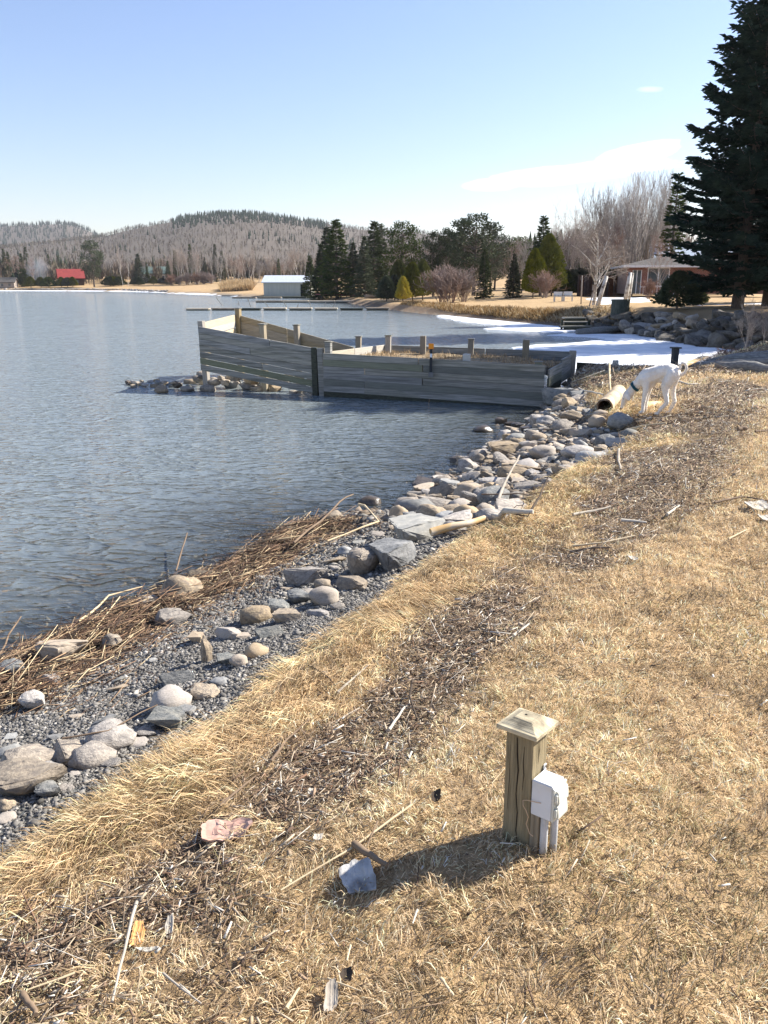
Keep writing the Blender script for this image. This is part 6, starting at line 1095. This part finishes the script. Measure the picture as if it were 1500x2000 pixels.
dock('floating_dock', 'pale inner dock running toward the boathouse', ((500, 589), (706, 589)), 112, 1.3, .2, [M_dock, M_dockp, M_dockp, M_dockp], .1); dock('floating_dock', 'dark dock in front of the boathouse wall', ((453, 582), (600, 582)), 146, 1.2, .25, [M_dock, M_dock, M_timber_wet], .3); dock('floating_dock', 'short low dock at the snowy shore left of the boathouse', ((432, 578), (520, 578)), 175, 1.2, .3, [M_dockp, M_dock], .3)
M_red = mat('faded_red_paint', (.28, .07, .07), (.38, .12, .11), 2, .6); M_yel = mat('yellow_paint', (.62, .46, .08), (.7, .55, .12), 2, .6)
x, y, _ = PD(666, 580, 124); rb = empty('red_ramp', (x, y, gz(x, y)+.1), 0, 'long faded red boarding ramp pulled up on the shore right of the boathouse', 'ramp'); MB().box((0, 0, .26), (7.6, 1.2, .12), Euler((0, R(1.2), 0)).to_matrix()).build('deck', M_red, rb); 
for k in range(5): MB().box((-3+k*1.5, 0, .0), (.15, 1.1, .5)).build('leg', M_timber_wet, rb)
def boat(name, label, u, D, z, L, w, h, m, yaw):
    x, y, _ = PD(u, 570, D); z = max(gz(x, y), WATER-.05)+.03; v = []; n = 9
    for k in range(n):
        s = k/(n-1); f = max(.05, math.sin(math.pi*(s*.92+.04))**.6)
        for a in (-1, -.7, 0, .7, 1): v.append(((s-.5)*L, a*w/2*f, h*(1-abs(a)**2*.1)*(1 if abs(a) == 1 else .35 if abs(a) == .7 else 0)+.12*abs(s-.5)))
    f = [(k*5+j, k*5+j+1, k*5+j+6, k*5+j+5) for k in range(n-1) for j in range(4)]; t = empty(name, (x, y, z), yaw, label, 'boat'); o = MB().add(v, f).build('hull', m, t, smooth=True)
    sm_ = o.modifiers.new('thick', 'SOLIDIFY'); sm_.thickness = .04
    for s in (-.2, .15): MB().box((s*L, 0, h*.75), (.25, w*.8, .04)).build('seat', M_dock, t)
boat('yellow_boat', 'small yellow boat lying on the lawn behind the red ramp', 658, 127, .0, 2.6, .9, .4, M_yel, .1)
boat('dark_boat', 'dark rowing boat drawn up at the end of the pale dock', 735, 108, -.5, 3.2, 1., .45, M_dock, .2)
# ------------------------------------------------------------------ far shore on the left
GF = 'trees on the far shore'
far = [(184, 471, 336, PNA, 14, .9, 'pine_tree', 'big dark pine standing alone on the far shore right of the red roof'), (273, 496, 352, SPA, 14, 1.2, 'spruce_tree', 'dark spruce left of the green-roofed house'), (289, 513, 356, SPB, 14, .8, 'spruce_tree', 'small spruce tip just right of the white gable'),
       (345, 489, 338, SPC, 14, 1.1, 'spruce_tree', 'thin spruce at the left end of the dense far trees'), (375, 477, 342, SPC, 14, 1.2, 'spruce_tree', 'tall thin spruce among white birches on the far shore'), (395, 493, 340, SPC, 14, 1.2, 'spruce_tree', 'spruce right of the tall thin one on the far shore'), (423, 477, 342, SPC, 14, 1.1, 'spruce_tree', 'sharp-tipped spruce before the boathouse reeds'), (436, 490, 344, SPC, 14, 1.1, 'spruce_tree', 'spruce just right of the sharp-tipped one'), (402, 503, 336, SPB, 14, .9, 'spruce_tree', 'short spruce between the sharp-tipped ones'), (330, 510, 334, SPB, 14, 1., 'spruce_tree', 'low spruce right of the green roof'),
       (57, 482, 400, SPC, 14, 1.3, 'spruce_tree', 'spruce behind the smoke on the far shore'), (14, 486, 390, SPC, 14, 1.3, 'spruce_tree', 'spruce at the far left edge of the shore'), (47, 496, 345, SPB, 14, 1., 'spruce_tree', 'broad spruce above the grey cottage'), (22, 492, 395, SPC, 14, 1.2, 'spruce_tree', 'spruce behind the grey cottage'), (100, 497, 410, SPC, 14, 1.3, 'spruce_tree', 'spruce behind the red roof'), (118, 500, 420, SPC, 14, 1.3, 'spruce_tree', 'spruce above the red roof'), (545, 505, 300, SPC, 14, 1.2, 'spruce_tree', 'thin spruce behind the boathouse')]
for u, vt, D, pr, ph, wx, nm, lb in far: tree_px(pr, ph, nm, lb, u, vt, D, wx, GF)
for i, (u, vt, lb) in enumerate(((240, 482, 'left'), (250, 484, 'right'))): tree_px(BIA, 12, 'birch_tree', lb+' one of the two tall white birches on the far shore between the houses', u, vt, 334, .8, 'white birches on the far shore')
for i, u in enumerate((352, 363, 370, 381, 388, 418, 430, 448, 457, 465, 484, 497, 586, 594)): tree_px(BIA if i % 2 else BIB, 12, 'birch_tree', 'one of the thin white birches along the far shore left of the boathouse', u, rnd.uniform(480, 500), 332 if u < 480 else 285, .85, 'thin white birches along the far shore')
for i in range(40):
    u = rnd.choice((rnd.uniform(-20, 120), rnd.uniform(200, 340), rnd.uniform(320, 640), rnd.uniform(320, 640))); tree_px(rnd.choice((BRA, BRB, BRC)), 12, 'bare_tree', 'one of the grey leafless trees behind the far shore', u, rnd.uniform(492, 512), rnd.uniform(345, 390) if u < 450 else rnd.uniform(300, 360), 1.3, 'grey leafless trees behind the far shore')
for i, u in enumerate((120, 132, 142, 215, 222, 232, 262, 270, 300, 318, 80, 95, 60)): tree_px(CDR if i % 2 else CDA, 3 if i % 2 else 6, 'far_shrub', 'one of the dark clipped evergreens around the far houses', u, rnd.uniform(539, 543), 338, 1.7, 'clipped evergreens around the far houses', 'shrub')
for i, u in enumerate((336, 350, 366, 384, 398, 412)): tree_px(SHB, 3, 'shore_brush', 'one of the brown brushy shrubs at the water under the white birches', u, 536+rnd.uniform(-6, 4), 326, 1.5, 'brown brushy shrubs under the birches', 'shrub')
# straw-coloured reed bed left of the boathouse
n = 9000; u = rg.uniform(455, 512, n); D_ = rg.uniform(205, 235, n); x = (u-750)/FPX*D_*1.04; zt_ = ground(x, D_); k = -sdist(x, D_, LAKE) > .5; x, D_, zt_ = x[k], D_[k], zt_[k]; n = len(x); th = rg.uniform(0, 6.28, n); el = rg.uniform(.7, 1.5, n)
V, F = quadfan(np.stack([x, D_, zt_], 1), np.stack([np.cos(th)*np.cos(el), np.sin(th)*np.cos(el), np.sin(el)], 1), rg.uniform(1., 2.6, n)*(.6+.7*vnoise(x, D_, .25, 2)), np.full(n, .14), .2); C = np.array([.52, .37, .20])*rg.uniform(.6, 1.2, n)[:, None]
tag(link('reed_bed', mesh_np('reed_bed', V, F, M_blade, np.repeat(C, 5, 0))), 'tall straw-coloured reeds left of the boathouse', 'reeds', kind='stuff')
M_log = mat('dark_log_wall', (.035, .02, .014), (.07, .04, .028), 1, .9, 0, stretch=(1, 1, 8)); M_redroof = mat('red_roof', (.21, .035, .03), (.27, .05, .04), .8, .5); M_greenroof = mat('green_roof', (.075, .115, .10), (.11, .15, .13), 1, .6)
def house_px(name, label, u0, u1, veave, vridge, vbase, D, d, yaw, wm, rm):
    u = (u0+u1)/2; x, y, z0 = PD(u, vbase, D); w = (u1-u0)/FPX*D*1.02; h = PD(u, veave, D)[2]-z0; rh = PD(u, vridge, D)[2]-z0-h; z0 = min(z0, gz(x, y))
    return gable(name, label, 'house', x, y, z0, w, d, h, rh, yaw, wm, rm, .6, .25), w, h, rh
t, w, h, rh = house_px('log_house', 'dark log house with a bright red roof on the far shore', 118, 160, 535, 519, 550, 352, 9, R(24), M_log, M_redroof)
for sx_ in (-2.2, 0, 2.2): MB().box((sx_, -4.53, h*.5), (1.1, .08, 1.2)).build('window', M_glass, t)
MB().box((-w/2-.03, 0, h*.9), (.08, 2.2, 1.2)).build('window', M_glass, t); MB().box((1.5, 1, h+rh+.2), (.8, .8, 1.4)).build('chimney', M_brick, t)
t, w, h, rh = house_px('gabled_house', 'white gabled house with a grey-green roof on the far shore', 280, 325, 530, 517, 546, 366, 9, R(22), M_white, M_greenroof)
for sx_ in (-3, 0, 3): MB().box((sx_, -4.53, h*.55), (1.1, .08, 1.3)).build('window', M_glass, t)
MB().box((-w/2-.03, 0, h*.95), (.08, 1.4, 1.6)).build('window', M_glass, t); MB().box((-3, 0, h+rh+.4), (.7, .7, 1.6)).build('chimney', M_white, t)
t, w, h, rh = house_px('grey_cottage', 'grey cottage at the far left edge of the far shore', 2, 29, 540, 532, 551, 340, 6, R(10), M_bark_pale, M_shing)
for sx_ in (-1.6, 1.2): MB().box((sx_, -3.03, h*.5), (.9, .08, 1.)).build('window', M_glass, t)
t, w, h, rh = house_px('hillside_house', 'pale house half hidden in the bare trees above the boathouse', 527, 560, 521, 511, 536, 420, 8, R(-15), M_bark_pale, M_trim)
MB().box((0, -4.03, h*.5), (1.4, .08, 1.4)).build('window', M_glass, t)
t, w, h, rh = house_px('small_white_cabin', 'small whitish cabin behind the brush left of the reeds', 397, 415, 543, 537, 550, 338, 5, R(12), M_trim, M_shing)
MB().box((0, -2.53, h*.5), (1., .06, .8)).build('window', M_glass, t)
for u, lb, m_ in ((230, 'white pickup parked on the far shore beside the birches', M_white), (218, 'grey camper trailer parked left of the white pickup', M_bark_pale)):
    x, y, _ = PD(u, 550, 344); t = empty('parked_truck' if m_ is M_white else 'camper_trailer', (x, y, gz(x, y)), .1, lb, 'truck' if m_ is M_white else 'trailer')
    if m_ is M_white: MB().box((0, 0, .85), (4.8, 1.9, .6)).box((.3, 0, 1.4), (1.9, 1.7, .6), taper=.85).build('body', m_, t, bevel=.03); MB().box((.3, -.84, 1.42), (1.4, .04, .36)).build('window', M_glass, t)
    else: MB().box((0, 0, 1.5), (4.2, 2, 2.1)).build('body', m_, t, bevel=.1); MB().box((0, -1.02, 1.7), (1.2, .06, .7)).build('window', M_glass, t)
    for sx_ in ((-1.5, 1.5) if m_ is M_white else (-.4, .5)):
        for sy_ in (-.85, .85): MB().tube([(sx_, sy_-.1, .36), (sx_, sy_+.1, .36)], .36, 14).build('wheel', M_dark, t)
def relabel_row(grp, noun, marks):
    cells = {}
    for o in list(COL.objects):
        if o.get('group') != grp or not o.get('category'): continue
        u = pix(*o.location)[0]; n_, mu = min(marks.items(), key=lambda q: abs(q[1]-u)); cells.setdefault((n_, 'right' if u > mu else 'left'), []).append((abs(u-mu), o))
    for (n_, side), L in cells.items():
        for i, (_, o) in enumerate(sorted(L, key=lambda q: q[0])):
            o['label'] = f"{noun}, {ORD[min(i, 17)]} to the {side} of the {n_}"
FAR_ = {'grey cottage': 15, 'red-roofed house': 137, 'lone dark pine': 184, 'two tall white birches': 245, 'green-roofed house': 305, 'tall thin spruce': 375, 'straw-coloured reeds': 480, 'boathouse': 560}
relabel_row('grey leafless trees behind the far shore', 'grey leafless tree', FAR_); relabel_row('thin white birches along the far shore', 'thin white birch', FAR_); relabel_row('clipped evergreens around the far houses', 'dark evergreen shrub', FAR_); relabel_row('brown brushy shrubs under the birches', 'brown brushy shrub', FAR_)
relabel_row('half-hidden trees behind the lawn', 'half-hidden background tree', {'narrow pine': 846, 'big round pine': 925, 'small bushy spruce': 1003, 'pointed spruce': 1056, 'white birch': 1162, 'brick house': 1260}); relabel_row('dark evergreens forming the hedge', 'dark hedge evergreen', {'white birch': 1162, 'white benches': 1100})
# rocks along the far waterline, one mass
n = 900; s = rg.random(n); xs = np.interp(s, [0, .3, .5, .75, 1], [-260, -153, -122, -96, -66]); ys = np.interp(s, [0, .3, .5, .75, 1], [336, 328.5, 320, 303, 250])+rg.uniform(0, 4, n); sz = rg.uniform(.25, .7, n)
V, F, C = octs(xs, ys, ground(xs, ys)+.1, sz, np.array([.26, .24, .22])*rg.uniform(.6, 1.4, n)[:, None]); tag(link('shore_rubble', mesh_np('shore_rubble', V, F, M_gravel, C)), 'pale rubble along the far shore on the left', 'rubble', kind='stuff')
# ------------------------------------------------------------------ hills and forest
def ridge_main(a):                                   # a = x/y ; height of the ridge
    u = 750+a*FPX*1.04; v = np.interp(u, [-900, -300, 0, 120, 200, 260, 310, 345, 365, 400, 430, 470, 500, 560, 600, 640, 700, 800, 900, 1000, 1200, 1800], [500, 492, 488, 478, 470, 457, 449, 443, 437, 432, 430, 429, 431, 438, 444, 448, 456, 462, 470, 478, 495, 510]); return (556-v)/FPX*1450*.985
def hill_z(x, y):
    a = x/np.maximum(y, 1); s = ss(y, 430, 1500)*.45+.55*np.clip((y-430)/1020, 0, 1); return 1.0+(ridge_main(a)*s-6*(1-s))*(1-.25*ss(y, 1500, 2300))+10*(fbm(x, y, .006, 3)-.5)*s
def far_z(x, y):
    u = 750+x/np.maximum(y, 1)*FPX*1.04; v = np.interp(u, [-900, -200, 0, 60, 130, 160, 185, 215, 300], [462, 458, 455, 452, 451, 454, 462, 480, 500]); h = (556-v)/FPX*2700; return h*ss(y, 1700, 2700)+12*(fbm(x, y, .004, 5)-.5)
M_hill = mat('hill_floor', (.085, .067, .05), (.12, .098, .075), .02, 1., 0)
def hill(name, ax, ay, fn_):
    A_, Y_ = np.meshgrid(ax, ay); X_ = A_*Y_; tag(link(name, mesh_np(name, np.stack([X_.ravel(), Y_.ravel(), fn_(X_, Y_).ravel()], 1), gridfaces(len(ax), len(ay)), M_hill, None, True)), kind='structure')
hill('hill', np.linspace(-1.4, 1.2, 130), np.linspace(425, 2300, 50), hill_z); hill('far_hill', np.linspace(-1.2, .0, 60), np.linspace(1700, 3400, 24), far_z)
def forest(name, label, n, a0, a1, y0, y1, fn_, con, hh, pw=1., minc=12, seed=0):
    a = rg.uniform(a0, a1, n); y = y0+(y1-y0)*rg.random(n)**pw; x = a*y; z = fn_(x, y); u = 750+a*FPX*1.04
    pc = con(u, x, y, z); c = rg.random(n) < pc; out = []
    # conifers: stacked ragged cones
    i = np.where(c)[0]; m_ = len(i); H = hh*rg.uniform(.6, 1.25, m_); R_ = H*rg.uniform(.13, .2, m_); V = []; F = []; b = 0
    for lay, (zb_, zt_, rr) in enumerate(((.08, .62, 1.), (.35, .82, .72), (.6, 1., .45))):
        k = 5; ang = rg.uniform(0, 6.28, m_)[:, None]+np.arange(k)*6.283/k; rad = (R_*rr)[:, None]*rg.uniform(.6, 1.3, (m_, k))
        ringv = np.stack([x[i][:, None]+np.cos(ang)*rad, y[i][:, None]+np.sin(ang)*rad, z[i][:, None]+(H*zb_)[:, None]+rg.uniform(-.05, .05, (m_, k))*H[:, None]], 2); tipv = np.stack([x[i], y[i], z[i]+H*zt_], 1)[:, None]
        vv = np.concatenate([ringv, tipv], 1).reshape(-1, 3); bb = (np.arange(m_)*(k+1))[:, None]; V.append(vv); F.append(np.concatenate([bb+np.array([q, (q+1) % k, k]) for q in range(k)])+b); b += len(vv)
    cc = np.array([.016, .026, .016])*rg.uniform(.6, 1.5, m_)[:, None]; C = np.concatenate([np.repeat(cc, 6, 0)]*3); out.append((np.concatenate(V), np.concatenate(F), C))
    # leafless crowns: upswept slivers
    j = np.where(~c)[0]; m_ = len(j); H = hh*rg.uniform(.55, 1.1, m_); k = minc; an = rg.uniform(0, 6.28, (m_, k)); sp_ = rg.uniform(.05, .30, (m_, k)); st_ = rg.uniform(.15, .75, (m_, k)); H2 = H[:, None]
    bx_ = x[j][:, None]+np.cos(an)*H2*sp_*st_*.7; by_ = y[j][:, None]+np.sin(an)*H2*sp_*st_*.7; bz_ = z[j][:, None]+H2*st_*.9
    tx_ = bx_+np.cos(an)*H2*sp_*.5; ty_ = by_+np.sin(an)*H2*sp_*.5; tz_ = bz_+H2*rg.uniform(.18, .38, (m_, k)); wv = H2*rg.uniform(.012, .045, (m_, k)); wa = rg.uniform(0, 3.14, (m_, k))
    V = np.stack([np.stack([bx_-np.cos(wa)*wv, by_-np.sin(wa)*wv, bz_], 2), np.stack([bx_+np.cos(wa)*wv, by_+np.sin(wa)*wv, bz_+H2*.03], 2), np.stack([tx_, ty_, tz_], 2)], 2).reshape(-1, 3)
    F = np.arange(len(V)).reshape(-1, 3); tone = np.array([[.155, .12, .09], [.195, .16, .12], [.12, .09, .07], [.17, .145, .10]])[rg.integers(0, 4, m_)]*rg.uniform(.75, 1.15, m_)[:, None]*(.8+.4*fbm(x[j], y[j], .012, 2))[:, None]
    C = np.repeat(tone, k*3, 0); out.append((V, F, C))
    tr_ = seg_prisms(np.stack([x[j], y[j], z[j]-.5], 1), np.stack([x[j], y[j], z[j]+H*.7], 1), H*.011, H*.006, 3)
    qf = tr_[1]; tf = np.concatenate([qf[:, [0, 1, 2]], qf[:, [0, 2, 3]]]); wt = np.where(rg.random(m_) < .15, 1.6, .85)[:, None]; out.append((tr_[0], tf, np.repeat(np.clip(tone*wt, 0, .6), 6, 0)))
    V, F, C = merge(out); tag(link(name, mesh_np(name, V, F, M_forest, C)), label, 'forest', kind='stuff')
def con_main(u, x, y, z): top = (y > 1050+170*vnoise(x, y, .01, 7)) & (u > 345) & (u < 640); return np.where(top, .93, np.where((y > 700) & (vnoise(x, y, .006, 9) > .72), .16, .03))
forest('hill_forest', 'leafless grey forest with a dark spruce cap covering the hill', 15000, -.56, .62, 440, 1560, hill_z, con_main, 8, .8, 9)
forest('far_forest', 'dark wooded ridge far off at the left', 2600, -.56, -.28, 1900, 2760, far_z, lambda u, x, y, z: np.where((u > 15) & (y > 2100), .8, .25), 13, .8, 8)
def flat_z(x, y): return ground(x, y)
forest('shore_wood', 'leafless wood between the far shore and the hill', 1500, -.52, .0, 352, 470, flat_z, lambda u, x, y, z: np.where(u < 140, .25, .07), 9.5, 1., 34)
forest('inland_wood', 'distant leafless wood behind the lawn trees', 900, .0, .50, 200, 420, flat_z, lambda u, x, y, z: np.full(u.shape, .25), 11, 1., 30)
# ------------------------------------------------------------------ smoke of a bonfire on the far shore, and the air
def volume(name, label, c, size, dens, col, ani, noise=None, kind=None, cat=None):
    bm = bmesh.new(); bmesh.ops.create_cube(bm, size=1); me = bpy.data.meshes.new(name); bm.to_mesh(me); bm.free(); m = bpy.data.materials.new(name); m.use_nodes = True; t = m.node_tree; t.nodes.clear(); v = nn(t, 'ShaderNodeVolumePrincipled'); v.inputs['Color'].default_value = (*col, 1); v.inputs['Anisotropy'].default_value = ani; v.inputs['Density'].default_value = dens
    if noise:
        tc_ = nn(t, 'ShaderNodeTexCoord'); nz = nn(t, 'ShaderNodeTexNoise'); nz.inputs['Scale'].default_value = noise; nz.inputs['Detail'].default_value = 4; t.links.new(tc_.outputs['Object'], nz.inputs['Vector'])
        ln = nn(t, 'ShaderNodeVectorMath', operation='LENGTH'); t.links.new(tc_.outputs['Object'], ln.inputs[0]); fall = math_n(t, 'SUBTRACT', .55, ln.outputs['Value']); t.links.new(math_n(t, 'MULTIPLY', math_n(t, 'MULTIPLY', math_n(t, 'SUBTRACT', math_n(t, 'ADD', nz.outputs[0], math_n(t, 'MULTIPLY', fall, 1.2)), .62), dens*8, clamp=False), 1.), v.inputs['Density'])
        dn = v.inputs['Density'].links[0].from_node; dn.use_clamp = False; mx_ = nn(t, 'ShaderNodeMath', operation='MAXIMUM'); t.links.new(dn.outputs[0], mx_.inputs[0]); mx_.inputs[1].default_value = 0; t.links.new(mx_.outputs[0], v.inputs['Density'])
    o_ = nn(t, 'ShaderNodeOutputMaterial'); t.links.new(v.outputs[0], o_.inputs['Volume']); me.materials.append(m); o = link(name, me, None, c); o.scale = size; return tag(o, label, cat, kind=kind)
x, y, _ = PD(72, 540, 347); volume('bonfire_smoke', 'thin bluish bonfire smoke drifting beside the grey cottage', (x, y, 7.5), (14, 6, 12), .05, (.85, .88, .95), .3, 2.2, 'stuff', 'smoke')
HAZE = .00009
if HAZE: volume('haze', None, (0, 1500, 94), (9400, 9400, 200), HAZE, (.93, .96, 1.), .3, kind='stuff')
print('script done', len(bpy.data.objects))
